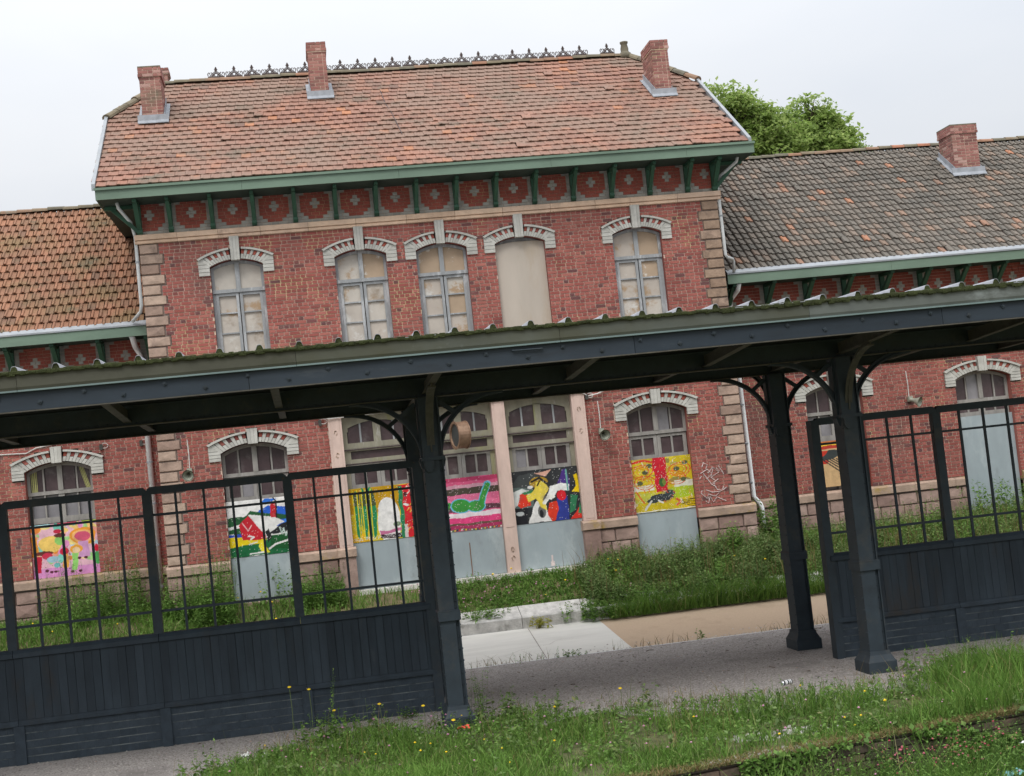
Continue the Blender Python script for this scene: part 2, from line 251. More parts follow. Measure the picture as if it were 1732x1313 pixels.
def big(name, V, Q, rnd, m, parent=None, kind=None, tri=False):
    """large mesh from arrays: V (n,3), Q (k,4) or (k,3)"""
    me = bpy.data.meshes.new(name); nf, nn = Q.shape
    me.vertices.add(len(V)); me.vertices.foreach_set('co', V.astype(np.float32).ravel())
    me.loops.add(nf*nn); me.loops.foreach_set('vertex_index', Q.astype(np.int32).ravel())
    me.polygons.add(nf); me.polygons.foreach_set('loop_start', np.arange(0, nf*nn, nn, dtype=np.int32))
    me.update(calc_edges=True); me.validate()
    at = me.attributes.new('rnd', 'FLOAT', 'POINT'); at.data.foreach_set('value', rnd.astype(np.float32))
    me.materials.append(m)
    return link(name, me, Vector((0, 0, 0)), parent, kind)
def thing(name, label, cat, loc, group=None):
    o = bpy.data.objects.new(name, None); COL.objects.link(o); o.location = loc; o.empty_display_size = .2
    ORG[o.name] = Vector(loc); tag(o, label, cat, group); return o
def tag(o, label, cat, group=None):
    o['label'] = label; o['category'] = cat
    if group: o['group'] = group
    return o
def group_part(name, parent, loc):
    o = bpy.data.objects.new(name, None); COL.objects.link(o); o.empty_display_size = .1; o.parent = parent
    o.location = Vector(loc)-wloc(parent); ORG[o.name] = Vector(loc); return o
def inst(name, me, loc, parent, rot=None):
    o = bpy.data.objects.new(name, me); COL.objects.link(o); o.parent = parent; o.location = Vector(loc)-wloc(parent)
    if rot is not None: o.rotation_euler = rot
    return o
def meshof(mb, name, m):
    me = bpy.data.meshes.new(name); me.from_pydata([list(p) for p in mb.v], [], mb.f)
    at = me.attributes.new('rnd', 'FLOAT', 'POINT'); at.data.foreach_set('value', np.zeros(len(mb.v), np.float32)); me.materials.append(m); me.update(); return me
# ------------------------------------------------------------------ ground profile
ZP = -1.14
def zbank(x, y):      # the building's own platform, behind the kerb
    t = min(max((y+1.85)/1.75, 0), 1); return -.70 + .68*(t*t*(3-2*t)*.6+t*.4)
def edge_y(x): return -14.33 + .15*(min(max(x, -10), 30)-6.2)
def sheet(name, xs, ys, zf, m, kind='structure'):
    V = np.array([(x, y if not callable(y) else y(x), zf(x, y if not callable(y) else y(x))) for y in ys for x in xs]); nx = len(xs)
    Q = np.array([(j*nx+i, j*nx+i+1, (j+1)*nx+i+1, (j+1)*nx+i) for j in range(len(ys)-1) for i in range(nx-1)])
    return big(name, V, Q, np.zeros(len(V)), m, kind=kind)
XS = [-400, -60, -20] + list(np.arange(-10, 30.1, 1.0)) + [45, 80, 400]
sheet('track_bed', XS, [-400, -100, -40, -25, -18, lambda x: edge_y(x)+.18], lambda x, y: -1.93, MT['soil'])
sheet('platform_edge_soil', XS, [lambda x: edge_y(x)-.005, lambda x: edge_y(x)+.3], lambda x, y: ZP+.004, MT['soil'])
sheet('platform_surface', XS, [lambda x: edge_y(x)+.26, -12.5, -11, -9.5, -8, -6.5, -5.5, -4.75], lambda x, y: ZP, MT['gravel'])
sheet('platform_far_edge', XS, [-4.75, -4.65], lambda x, y: ZP-.004-.1*(y+4.75), MT['gravel'])
def zpath(x, y): return -1.15 + .235*(y+4.65)/2.75
PX = 8.1
def path(name, xs, m): sheet(name, xs, [-4.65, -3.7, -2.8, -1.9], zpath, m)
_c = lambda y: PX + .03*(y+4.6)
path('pale_pavement', [-60, -20, -8, -2, 2, 6, PX], MT['concrete']); path('beige_path', [PX, 10, 14, 20, 40, 80], MT['beige'])
sheet('bank', XS, [-1.86, -1.5, -1.0, -.6, -.25, 3, 9, 30, 100, 400], lambda x, y: zbank(x, y)-.02 if y < 9 else -.05, MT['soil'])
pj = MB()
for xj, sk in ((1.2, .1), (4.1, -.08), (6.6, .12)): pj.add([(xj, -4.64, zpath(0, -4.64)+.004), (xj+.010, -4.64, zpath(0, -4.64)+.004), (xj+.010+sk, -1.92, zpath(0, -1.92)+.004), (xj+sk, -1.92, zpath(0, -1.92)+.004)], [(0, 1, 2, 3)])
rj = random.Random(2); xq, yq = 4.9, -4.6
for _ in range(16):
    xn, yn_ = xq+rj.uniform(.05, .25), yq+rj.uniform(-.02, .22)
    if yn_ > -2: break
    pj.add([(xq, yq, zpath(0, yq)+.004), (xq+.005, yq-.005, zpath(0, yq)+.004), (xn+.005, yn_-.005, zpath(0, yn_)+.004), (xn, yn_, zpath(0, yn_)+.004)], [(0, 1, 2, 3)]); xq, yq = xn, yn_
pj.build('pavement_joints', MT['mortar_dark'], None, kind='structure')
# kerb stones
kb = thing('kerb', 'row of pale stone kerb blocks along the weedy bank beside the path', 'kerb', (5, -1.9, -.92))
x = -6.0
while x < 24:
    L_ = random.uniform(1.1, 1.5)
    m_ = MB(); e = random.uniform(-.012, .012)
    m_.prism([(-1.90+e, -.94), (-1.90+e, -.715), (-1.875+e, -.685), (-1.43, -.535+e), (-1.40, -.56), (-1.40, -.94)], x+.006, x+L_-.006, axis='x'); m_.build('kerb_stone', MT['kerb'], kb); x += L_
# platform edge wall of old brick
pe = thing('platform_wall', 'old mossy brick retaining wall of the near platform edge', 'wall', (8, edge_y(8), -1.93))
mb_ = MB()
for k in range(-8, 30):
    mb_.add([(k, edge_y(k)+.1, -1.95), (k+1, edge_y(k+1)+.1, -1.95), (k+1, edge_y(k+1)+.1, ZP-.01), (k, edge_y(k)+.1, ZP-.01)], [(0, 1, 2, 3)])
mb_.build('backing', MT['mortar_dark'], pe)
bme = MB(); bme.box(-.106, .106, -.05, .05, -.035, .035); bme = meshof(bme, 'edge_brick', MT['edge_brick'])
cop = MB(); stuffb = MB(); nind = 0
ang = math.atan(.15)
for c in range(9):
    for k in range(-20, 130):
        bx = k*.222 + (.111 if c % 2 else 0); bz = -1.9+.085*c; ey = edge_y(bx)+.045+random.uniform(-.012, .008)
        if 5.2 < bx < 12.2 and c >= 4:
            inst('brick', bme, (bx, ey, bz), pe, (0, random.uniform(-.02, .02), ang))
        else:
            stuffb.box(bx-.104, bx+.104, ey-.05, ey+.05, bz-.037, bz+.037)
stuffb.build('bricks', MT['edge_brick'], pe, kind='stuff')
# ------------------------------------------------------------------ brickwork
def arch_half(z, o):
    """half width of an opening at height z; o=(xc,w,z0,zs,rise)"""
    xc, wd, z0, zs, rise = o
    if z < z0 or z > zs+rise: return 0
    if z <= zs: return wd/2
    R = (wd*wd/4+rise*rise)/(2*rise); d = R*R-(z-(zs+rise-R))**2
    return math.sqrt(max(d, 0))
def arc(xc, wd, zs, rise, n=14, half=None):
    R = (wd*wd/4+rise*rise)/(2*rise); zc = zs+rise-R; a = math.asin(min(1, wd/2/R))
    return [(xc+R*math.sin(-a+2*a*i/n), zc+R*math.cos(-a+2*a*i/n)) for i in range(n+1)]
def subtract(iv, cuts):
    for a, b in cuts:
        out = []
        for p, q in iv:
            if b <= p or a >= q: out.append((p, q)); continue
            if a > p: out.append((p, a))
            if b < q: out.append((b, q))
        iv = out
    return iv
CH = .071
def brickwork(parent, x0, x1, z0, z1, y, cutf, m, mm, mort='wall_mortar', nind=0, pick=None, seed=1, hd=.17):
    rnd = random.Random(seed); st = MB(); mo = MB(); cand = []
    nrow = int(round((z1-z0)/CH)); ch = (z1-z0)/nrow
    for r in range(nrow):
        za, zb = z0+r*ch, z0+(r+1)*ch; cuts = cutf((za+zb)/2)
        for a, b in subtract([(x0, x1)], cuts):
            if b-a < .01: continue
            mo.add([(a, y+.006, za), (b, y+.006, za), (b, y+.006, zb), (a, y+.006, zb)], [(0, 1, 2, 3)])
            xx = a - (rnd.random()*.03 if r % 2 else rnd.random()*.12); k = r % 2
            while xx < b:
                l = (.205 if rnd.random() < .93 else .096) if k == 0 else (.096 if rnd.random() < .94 else .205)
                p, q = max(xx+.006, a+.003), min(xx+l, b-.003); xx += l+.010
                if q-p < .02: continue
                cand.append((p, q, za+.0085, zb-.0085, rnd.uniform(-.002, .002)))
    ind = set()
    if nind:
        idx = [i for i, c in enumerate(cand) if pick(c) and abs((c[1]-c[0])-.199) < .004][:nind]; ind = set(idx)
        b_ = MB(); b_.box(-.0995, .0995, -.009, .02, 0, ch-.017); me = meshof(b_, 'brick', m)
    for i, (p, q, za, zb, dy) in enumerate(cand):
        if i in ind: inst('brick', me, ((p+q)/2, y+dy, za), parent)
        else: st.box(p, q, y-.009+dy, y+.02, za, zb, r=(rnd.uniform(0, .11) if q-p < .13 and rnd.random() < hd else rnd.uniform(.12, .999)), back=False)
    mo.build(mort, mm, parent); st.build('bricks', m, parent, kind='stuff')
# ------------------------------------------------------------------ arches
def arch(parent, xc, w, zs, rise, eb, wo, zso, rise_o, ztk, y, kw=.19, n=9):
    """white brick surround over an opening, with keystone"""
    A = group_part('window_arch', parent, (xc, y, eb)); k = 2*n
    def ip(t): a = arch_half_z(xc, w, zs, rise, t*w/2); return (xc+t*w/2, a)
    def arch_half_z(xc_, ww, zs_, rr, dx):
        R = (ww*ww/4+rr*rr)/(2*rr); return zs_+rr-R+math.sqrt(max(R*R-dx*dx, 0))
    def opt(t): return (xc+t*wo/2, arch_half_z(xc, wo, zso, rise_o, t*wo/2))
    def P(t, s): a, b = ip(t), opt(t); return (a[0]*(1-s)+b[0]*s, a[1]*(1-s)+b[1]*s)
    g = .10/k
    tk = kw/2/(w/2)
    for side in (-1, 1):
        t0, t1 = tk, 1.0; m_ = n
        for i in range(m_):
            a, b = t0+(t1-t0)*i/m_, t0+(t1-t0)*(i+1)/m_; a, b = (side*a+g*side, side*b-g*side)
            if a > b: a, b = b, a
            wh = i % 2 == 1 or i == m_-1
            mb = MB(); mb.prism([P(a, 0), P(b, 0), P(b, .80 if wh else .40), P(a, .80 if wh else .40)], y-.05, y+.03)
            mb.build('voussoir', MT['brick_white'], A)
            if not wh:
                mb = MB(); mb.prism([P(a, .43), P(b, .43), P(b, .79), P(a, .79)], y-.04, y+.03); mb.build('red_voussoir', MT['brick_bright'] if random.random() < .35 else MT['brick'], A)
        # ears, built of courses
        x0, x1 = sorted((xc+side*(w/2+.002), xc+side*wo/2)); nz_ = max(3, int(round((zs-eb)/.085))); h = (zs+.05-eb)/nz_
        for i in range(nz_):
            mb = MB(); mb.box(x0, x1, y-.048-random.uniform(0, .004), y+.03, eb+i*h, eb+(i+1)*h-.008); mb.build('ear_brick', MT['brick_white'], A)
        mb = MB(); zi = zs+.05; pa, pb = P(side, 0), P(side, .84)
        mb.prism([(xc+side*(w/2+.002), zi), (xc+side*wo/2, zi), (xc+side*wo/2, zso+.01), (xc+side*(w/2+.002), max(zs+.055, (zs+zso)/2))], y-.048, y+.03); mb.build('ear_block', MT['brick_white'], A)
        ts = [side*(tk*.95+(1.03-tk*.95)*i/10) for i in range(11)]
        mb = MB(); mb.strip([P(t, .83) for t in ts], [P(t, 1.0) for t in ts], y-.085, y+.03); mb.build('hood_mould', MT['brick_white'], A)
    kz = zs+rise-.03
    for i, (a, b) in enumerate([(-1, -.34), (-.31, .31), (.34, 1)]):
        mb = MB(); f0, f1 = .92, 1.0; mb.prism([(xc+a*kw/2*f0, kz), (xc+b*kw/2*f0, kz), (xc+b*kw/2*f1, ztk), (xc+a*kw/2*f1, ztk)], y-.10+.006*(i == 1), y+.03); mb.build('keystone', MT['brick_white'], A)
    return A
def reveal(parent, o, y, dep, m):
    xc, wd, z0, zs, rise = o; mb = MB()
    pts = [(xc-wd/2, z0), (xc-wd/2, zs)] + arc(xc, wd, zs, rise)[1:-1] + [(xc+wd/2, zs), (xc+wd/2, z0)]
    for (a, b) in zip(pts[:-1], pts[1:]):
        mb.add([(a[0], y+.003, a[1]), (b[0], y+.003, b[1]), (b[0], y+dep, b[1]), (a[0], y+dep, a[1])], [(0, 1, 2, 3)])
    mb.build('reveal', m, parent)
def archpoly(xc, xa, xb, za, wd, zs, rise, inset=0, n=6):
    """polygon with flat bottom za and arched top following the opening's arc"""
    R = (wd*wd/4+rise*rise)/(2*rise); zc = zs+rise-R
    top = [(xb+(xa-xb)*i/n, zc+math.sqrt(max((R-inset)**2-(xb+(xa-xb)*i/n-xc)**2, 0))) for i in range(n+1)]
    return [(xa, za), (xb, za)] + top
# ------------------------------------------------------------------ roofs
TW, TL = .165, .30
def tile_shape(w=TW, L=TL+.06, rh=.022, gap=.004, lip=.032):
    prof = [(0, .010), (.018, rh), (.05, rh), (.068, .011), (w*.72, .008), (w-gap, .011)]
    n = len(prof); vs = [(u, 0, h+lip) for u, h in prof]+[(u, L, h*.8) for u, h in prof]+[(u, 0.006, h) for u, h in prof]
    fs = [(i, i+1, n+i+1, n+i) for i in range(n-1)] + [(2*n+i, 2*n+i+1, i+1, i) for i in range(n-1)] + [(2*n, 0, n), (n-1, 3*n-1, 2*n-1)]
    return vs, fs
def roof_face(parent, O, slope, x0f, x1f, s_len, m, stag, nind=300, seed=3, rh=.020, gap=.004, TW=TW, TL=TL, lip=.032):
    """tiles on a plane rising in +y from O=(_, y, z); x0f/x1f give the X range at slope distance s"""
    rnd = random.Random(seed); th = math.atan(slope); c, sn = math.cos(th), math.sin(th)
    vs, fs = tile_shape(TW, TL+.06, rh=rh, gap=gap, lip=lip); me = bpy.data.meshes.new('roof_tile'); me.from_pydata(vs, [], fs)
    at = me.attributes.new('rnd', 'FLOAT', 'POINT'); at.data.foreach_set('value', np.zeros(len(vs), np.float32)); me.materials.append(m)
    st = MB(); nr = int(s_len/TL)+1; cnt = 0
    for r in range(nr):
        s = r*s_len/nr; a, b = x0f(s), x1f(s); k = int((b-a)/TW)+1; off = (TW*.5 if (stag and r % 2) else 0)
        for i in range(-1, k+1):
            x = a+i*TW-off*1
            if x+TW*.5 < a or x+TW*.6 > b: continue
            dn = rnd.uniform(-.004, .006)+.014*math.sin(x*.42+s*.8+seed)*math.sin(s*.5+.3); tw = rnd.gauss(0, .007)
            if rnd.random() < .012: tw += rnd.choice((-.07, .07)); dn += .015
            ds = rnd.gauss(0, .007)+.016*math.sin(x*.55+r*.33)+.010*math.sin(x*1.7+r*.9+seed)
            y = O[1]+(s+ds)*c-dn*sn; z = O[2]+(s+ds)*sn+dn*c
            if cnt < nind and -4.2 < x < 19.5:
                cnt += 1; inst('roof_tile', me, (x, y, z), parent, (th, 0, tw))
            else:
                R = Matrix.Rotation(tw, 3, 'Z') @ Matrix.Rotation(th, 3, 'X')
                st.add([R @ Vector(v)+Vector((x, y, z)) for v in vs], fs, rnd.random())
    st.build('roof_tiles', m, parent, kind='stuff')
def halfround(parent, p0, p1, rad, m, name='ridge_tile', L=.34):
    p0, p1 = Vector(p0), Vector(p1); n = max(1, int((p1-p0).length/L)); d = (p1-p0)/n
    t = d.normalized(); side = t.cross(Vector((0, 0, 1))).normalized(); up = side.cross(t)
    for i in range(n):
        a = p0+d*i-t*.03; b = p0+d*(i+1); mb = MB(); vs = []; fs = []; N = 7
        j = random.uniform(-.01, .012)
        for q, p, rr in ((0, a, rad*1.0), (1, b, rad*.86)):
            for k in range(N):
                an = math.pi*(k/(N-1)); vs.append(p+side*math.cos(an)*rr+up*(math.sin(an)*rr*.85+j))
        for k in range(N-1): fs.append((k, k+1, N+k+1, N+k))
        fs += [tuple(range(N-1, -1, -1)), tuple(range(N, 2*N))]
        mb.add(vs, fs); mb.build(name, m, parent)
def chimney(parent, x0, x1, y0, y1, zb, zt, cap=.22, over=.018, lead=True, slope=.7):
    ch = group_part('chimney', parent, ((x0+x1)/2, (y0+y1)/2, zb)); st = MB(); core = MB()
    core.box(x0+.007, x1-.007, y0+.007, y1-.007, zb-.5, zt-.02); core.box(x0-over+.008, x1+over-.008, y0-over+.008, y1+over-.008, zt-cap+.03, zt-.021); core.build('core', MT['mortar'], ch)
    z = zb-.42; r = 0
    while z < zt-.02:
        e = over*(z > zt-cap)+(.008 if zt-cap < z < zt-cap+.08 else 0)
        for fx in (0, 1):
            xx = x0-e; k = r
            while xx < x1+e-.02:
                l = min(.215 if k % 2 else .105, x1+e-xx); k += 1
                st.box(xx+.006, xx+l-.007, (y0-e) if fx == 0 else y1+e-.03, (y0-e+.03) if fx == 0 else y1+e, z+.008, z+.065); xx += l
            yy = y0-e; k = r+1
            while yy < y1+e-.02:
                l = min(.215 if k % 2 else .105, y1+e-yy); k += 1
                st.box((x0-e) if fx == 0 else x1+e-.03, (x0-e+.03) if fx == 0 else x1+e, yy+.006, yy+l-.007, z+.0085, z+.0645); yy += l
        z += .072; r += 1
    st.build('bricks', MT['brick_chim'], ch, kind='stuff')
    mb = MB(); mb.box(x0-over+.002, x1+over-.002, y0-over+.002, y1+over-.002, zt-.012, zt+.03); mb.build('cap_slab', MT['chim_cap'], ch)
    if lead:
        def rz(y): return zb+slope*(y-y0)
        mb = MB(); mb.prism([(y0-.09, rz(y0-.09)+.05), (y0-.004, rz(y0)+.05), (y0-.004, rz(y0)+.19), (y0-.02, rz(y0)+.19), (y0-.03, rz(y0)+.07), (y0-.09, rz(y0-.09)+.065)], x0-.10, x1+.10, axis='x')
        for sx_, xx in ((-1, x0-.006), (1, x1+.006)):
            xa, xb = sorted((xx, xx+sx_*.012))
            mb.prism([(y0-.02, rz(y0)+.03), (y1+.05, rz(y1)+.03), (y1+.05, rz(y1)+.2), (y0-.02, rz(y0)+.2)], xa, xb, axis='x')
            xa, xb = sorted((xx+sx_*.012, xx+sx_*.09))
            mb.prism([(y0-.1, rz(y0-.1)+.055), (y1+.05, rz(y1)+.055), (y1+.05, rz(y1)+.07), (y0-.1, rz(y0-.1)+.07)], xa, xb, axis='x')
        mb.build('lead_flashing', MT['lead'], ch)
    return ch
MT['brick_chim'] = mat('chimney_brick', [(0, (.18, .085, .075)), (.4, (.27, .115, .10)), (.8, (.32, .155, .13)), (1, (.42, .27, .235))], .92, nscale=2.5, namt=.25, stain=[((.15, .13, .09), 1.4, .55, .78, 3)])
MT['chim_cap'] = mat('chimney_cap', one((.15, .13, .09)), .95, nscale=10, namt=.4)
# ================================================================== MAIN BUILDING
B = thing('station_building', 'tall two-storey red brick station house with five arched upper windows and iron ridge cresting', 'building', (6, 0, 0))
UW = [(1.875, 1.05), (4.365, 1.05), (6.025, 1.05), (7.665, 1.05), (10.16, 1.06)]
UZ0, UZS, UR = 4.55, 6.765, .13
D1 = (1.875, 1.30, 0.0, 3.02, .17); D4 = (10.16, 1.30, 0.0, 3.02, .17)
BAY = (3.385, 8.65, 3.78)
QH = .2075
def qw(z, side):
    k = int((7.33-z)/QH); return (.36 if k % 2 == 0 else .45)
def cut_main(z):
    c = [(-1, .03+qw(z, 0)), (11.97-qw(z, 1), 13)]
    for xc, wd in UW:
        h = arch_half(z, (xc, wd, UZ0, UZS, UR))
        if 6.59 < z < 6.94: h = max(h, .745)
        elif 6.94 <= z < 7.125: h = max(h, arch_half(z, (xc, 1.49, 6.5, 6.94, .185)))
        if z > 7.05: h = max(h, .095)
        if h > 0: c.append((xc-h, xc+h))
    for o in (D1, D4):
        h = arch_half(z, o)
        if 2.87 < z < 3.22: h = max(h, .885)
        elif 3.22 <= z < 3.42: h = max(h, arch_half(z, (o[0], 1.77, 2.8, 3.22, .20)))
        if 3.3 < z < 3.47: h = max(h, .105)
        if h > 0: c.append((o[0]-h, o[0]+h))
    if z < BAY[2]: c.append((BAY[0], BAY[1]))
    if 4.28 < z < 4.44: c.append((-1, 13))
    return c
brickwork(B, 0.02, 11.98, .905, 7.33, 0, cut_main, MT['brick'], MT['mortar'], nind=300, pick=lambda c: c[0] < 3.7 and c[2] > 5.4 or (c[0] < 5 and c[2] > 6.0), seed=4)
# body behind
mb = MB(); mb.box(.05, 11.95, .33, 8.05, 0, 8.25); mb.build('inner_walls', MT['mortar_dark'], B)
mb = MB(); mb.box(.03, .06, .02, 8.08, 0, 8.2); mb.box(11.94, 11.97, .02, 8.08, 0, 8.2)
mb.prism([(.05, 8.2), (8.05, 8.2), (5.6, 10.55), (2.5, 10.55)], .03, .06, axis='x'); mb.prism([(.05, 8.2), (8.05, 8.2), (5.6, 10.55), (2.5, 10.55)], 11.94, 11.97, axis='x')
mb.build('gable_wall', MT['brick'], B)
# quoins
for side in (0, 1):
    for k in range(31):
        z1 = 7.325-k*QH; z0 = z1-QH
        if z1 < .98: break
        z0 = max(z0, .907)
        wq = .36 if k % 2 == 0 else .45
        xa, xb = (.012, .012+wq) if side == 0 else (11.988-wq, 11.988)
        mb = MB(); e = .030; i_ = .02
        pts = [(xa, 0.02, z0+.008), (xb, 0.02, z0+.008), (xb, 0.02, z1-.008), (xa, 0.02, z1-.008)]
        j = lambda: random.uniform(-.006, .006)
        fr = [(xa+i_*.3, -e*.9+j(), z0+.026), (xb-i_, -e*.9+j(), z0+.026), (xb-i_, -e*.7+j(), z1-.014), (xa+i_*.3, -e*.7+j(), z1-.014)]
        md = [((xa+xb)/2+random.uniform(-.1, .1), -e*.9+j()*1.6, (z0+z1)/2+j()*5)]
        mb.add(pts+fr+md, [(0, 1, 5, 4), (1, 2, 6, 5), (2, 3, 7, 6), (3, 0, 4, 7), (4, 5, 8), (5, 6, 8), (6, 7, 8), (7, 4, 8)])
        mb.build('quoin_stone', MT['quoin_brown'] if side and z0 > 4.3 else MT['quoin'], B)
    mb = MB(); xa, xb = (.012, .5) if side == 0 else (11.5, 11.988); mb.box(xa+.004, xb-.03 if side == 0 else xb-.004, .012, .2, .9, 7.33); mb.build('quoin_backing', MT['mortar_dark'], B)
# plinth
def plinth(parent, x0, x1, y, cuts, ztop=.905, capx=0.03):
    for a, b in subtract([(x0, x1)], cuts):
        x = a
        while x < b-.02:
            L_ = min(random.uniform(.8, 1.2), b-x)
            if b-x-L_ < .3: L_ = b-x
            mb = MB(); mb.prism([(y-.075, .71), (y-.075, .85), (y-.055, .875), (y+.03, .905), (y+.03, .71)], x+.003, x+L_-.003, axis='x'); mb.build('plinth_cap', MT['cap'], parent); x += L_
        for r, (z0, z1) in enumerate([(-.12, .15), (.15, .42), (.42, .68)]):
            x = a - (.2 if r % 2 else 0)
            while x < b-.02:
                L_ = random.uniform(.36, .62); p, q = max(x, a), min(x+L_, b); x += L_
                if q-p < .05: continue
                mb = MB(); i_ = .016; j = lambda: random.uniform(-.008, .008)
                o4 = [(p+.006, y+.01, z0+.007), (q-.006, y+.01, z0+.007), (q-.006, y+.01, z1-.007), (p+.006, y+.01, z1-.007)]
                f4 = [(p+i_, y-.035+j(), z0+i_), (q-i_, y-.035+j(), z0+i_), (q-i_, y-.035+j(), z1-i_), (p+i_, y-.035+j(), z1-i_)]
                c1 = (p+(q-p)*random.uniform(.2, .8), y-.046+j(), (z0+z1)/2+j()*6)
                mb.add(o4+f4+[c1], [(0, 1, 5, 4), (1, 2, 6, 5), (2, 3, 7, 6), (3, 0, 4, 7), (4, 5, 8), (5, 6, 8), (6, 7, 8), (7, 4, 8)]); mb.build('plinth_stone', MT['plinth'], parent)
        mb = MB(); mb.box(a, b, y+.006, y+.2, -.15, .71); mb.build('plinth_backing', MT['mortar_dark'], parent)
plinth(B, -.02, 12.06, 0, [(D1[0]-.65, D1[0]+.65), (D4[0]-.65, D4[0]+.65), (BAY[0], BAY[1])])
# cornice and string course
x = -.06
while x < 12.05:
    L_ = min(random.uniform(.75, 1.05), 12.06-x)
    mb = MB(); mb.prism([(-.05, 7.333), (-.065, 7.342), (-.065, 7.392), (-.045, 7.396), (-.045, 7.404), (-.095, 7.408), (-.095, 7.50), (-.085, 7.511), (.05, 7.515), (.05, 7.333)], x+.003, x+L_-.003, axis='x'); mb.build('cornice_stone', MT['cornice'], B); x += L_
mb = MB(); mb.box(0, 12, -.06, .05, 4.285, 4.435); mb.build('string_course', MT['cornice'], B)
# frieze
def frieze(parent, x0, x1, z0, y, first, pitch, nrow, cen, halfw, bh):
    gr, rd, mo = MB(), MB(), MB()
    mo.add([(x0, y+.006, z0), (x1, y+.006, z0), (x1, y+.006, z0+nrow*bh), (x0, y+.006, z0+nrow*bh)], [(0, 1, 2, 3)])
    k0 = int(math.floor((x0-first)/pitch))-1; k1 = int((x1-first)/pitch)+2
    red = {0: 0, 1: .50, 2: .80}; last = nrow
    def segs(a, b, mbx, r):
        n = max(1, int(round((b-a)/(.115 if (b-a) < .25 else .16))))
        for i in range(n):
            p, q = a+(b-a)*i/n, a+(b-a)*(i+1)/n; p, q = max(p, x0), min(q, x1)
            if q-p > .015: mbx.box(p+.004, q-.004, y-.008, y+.02, z0+r*bh+.004, z0+(r+1)*bh-.004, back=False)
    for k in range(k0, k1):
        xc = first+(k+.5)*pitch
        for r in range(nrow):
            hw = halfw*red.get(r, 1.0)
            if r == nrow-1: hw = halfw*.7
            a, b = xc-pitch/2, xc+pitch/2
            if hw == 0: segs(a, b, gr, r); continue
            segs(a, xc-hw, gr, r); segs(xc+hw, b, gr, r)
            cw = {cen: .098, cen-1: .046, cen+1: .046}.get(r, 0)
            if cw: segs(xc-hw, xc-cw, rd, r); segs(xc-cw, xc+cw, gr, r); segs(xc+cw, xc+hw, rd, r)
            else: segs(xc-hw, xc+hw, rd, r)
    mo.build('frieze_mortar', MT['mortar'], parent); gr.build('grey_bricks', MT['brick_grey2'], parent, kind='stuff'); rd.build('frieze_bricks', MT['brick_bright'], parent, kind='stuff')
MT['brick_grey2'] = mat('pale_grey_brick', [(0, (.27, .255, .23)), (.5, (.35, .335, .30)), (1, (.31, .295, .265))], .9, nscale=3, namt=.22, stain=[((.20, .19, .175), 2.0, .6, .85, 6)])
FP, FX = .8215, .675
frieze(B, .02, 11.98, 7.515, -.002, FX, FP, 9, 5, .30, .0705)
def bracket(parent, x, y, ztop, zbot, dep, m, wd=.085):
    bk = group_part('eave_bracket', parent, (x, y, zbot))
    mb = MB(); mb.box(x-wd/2, x+wd/2, y-.09, y-.012, zbot+.06, ztop); mb.build('post', m, bk)
    mb = MB(); mb.prism([(y-.012, zbot), (y-.05, zbot), (y-.11, zbot+.05), (y-.11, zbot+.10), (y-.012, zbot+.10)], x-wd/2-.006, x+wd/2+.006, axis='x'); mb.build('foot', m, bk)
    mb = MB(); mb.sweep([(x, y-.085, zbot+.13), (x, y-dep+.05, ztop-.045)], wd*.9, .075, (1, 0, 0)); mb.box(x-wd*.4, x+wd*.4, y-dep-.06, y-.091, ztop-.065, ztop-.002); mb.build('arm', m, bk)
for k in range(14): bracket(B, FX+FP*k, -.01, 8.12, 7.53, .60, MT['green_dark'])
for sx_, xx in ((-1, .06), (1, 11.94)):
    bracket(B, xx, -.01, 8.12, 7.50, .60, MT['green_dark'], .10)
    bk = group_part('eave_bracket', B, (xx, 0, 7.5)); mb = MB()
    mb.sweep([(xx+sx_*.03, -.06, 7.58), (xx+sx_*.56, -.06, 8.12)], .09, .075, (0, 1, 0)); mb.build('diagonal_strut', MT['green_dark'], bk)
    mb = MB(); mb.box(*sorted((xx, xx+sx_*.64)), -.11, -.02, 8.04, 8.115); mb.build('arm', MT['green_dark'], bk)
# eaves: soffit, fascia boards, gutter edge
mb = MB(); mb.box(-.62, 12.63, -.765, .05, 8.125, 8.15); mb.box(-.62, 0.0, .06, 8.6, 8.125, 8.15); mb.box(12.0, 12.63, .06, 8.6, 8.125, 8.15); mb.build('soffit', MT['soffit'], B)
fx = [-.645, 2.15, 5.25, 8.35, 11.2, 12.652]
for a, b in zip(fx[:-1], fx[1:]):
    mb = MB(); mb.box(a+.002, b-.002, -.80, -.77, 8.118, 8.335); mb.build('fascia_board', MT['green'], B)
mb = MB(); mb.box(-.642, -.615, -.768, .9, 8.12, 8.335); mb.box(12.622, 12.649, -.768, .9, 8.12, 8.335); mb.build('fascia_return', MT['green_dark'], B)
mb = MB(); mb.box(-.66, 12.665, -.835, -.66, 8.337, 8.349); mb.box(-.66, 12.665, -.84, -.825, 8.30, 8.336); mb.build('gutter_edge', MT['green'], B)
mb = MB(); mb.prism([(-.70, 8.356), (-.60, 8.41), (-.60, 8.42), (-.70, 8.372)], -.3, 12.4, axis='x'); mb.build('eave_flashing', MT['zinc'], B)
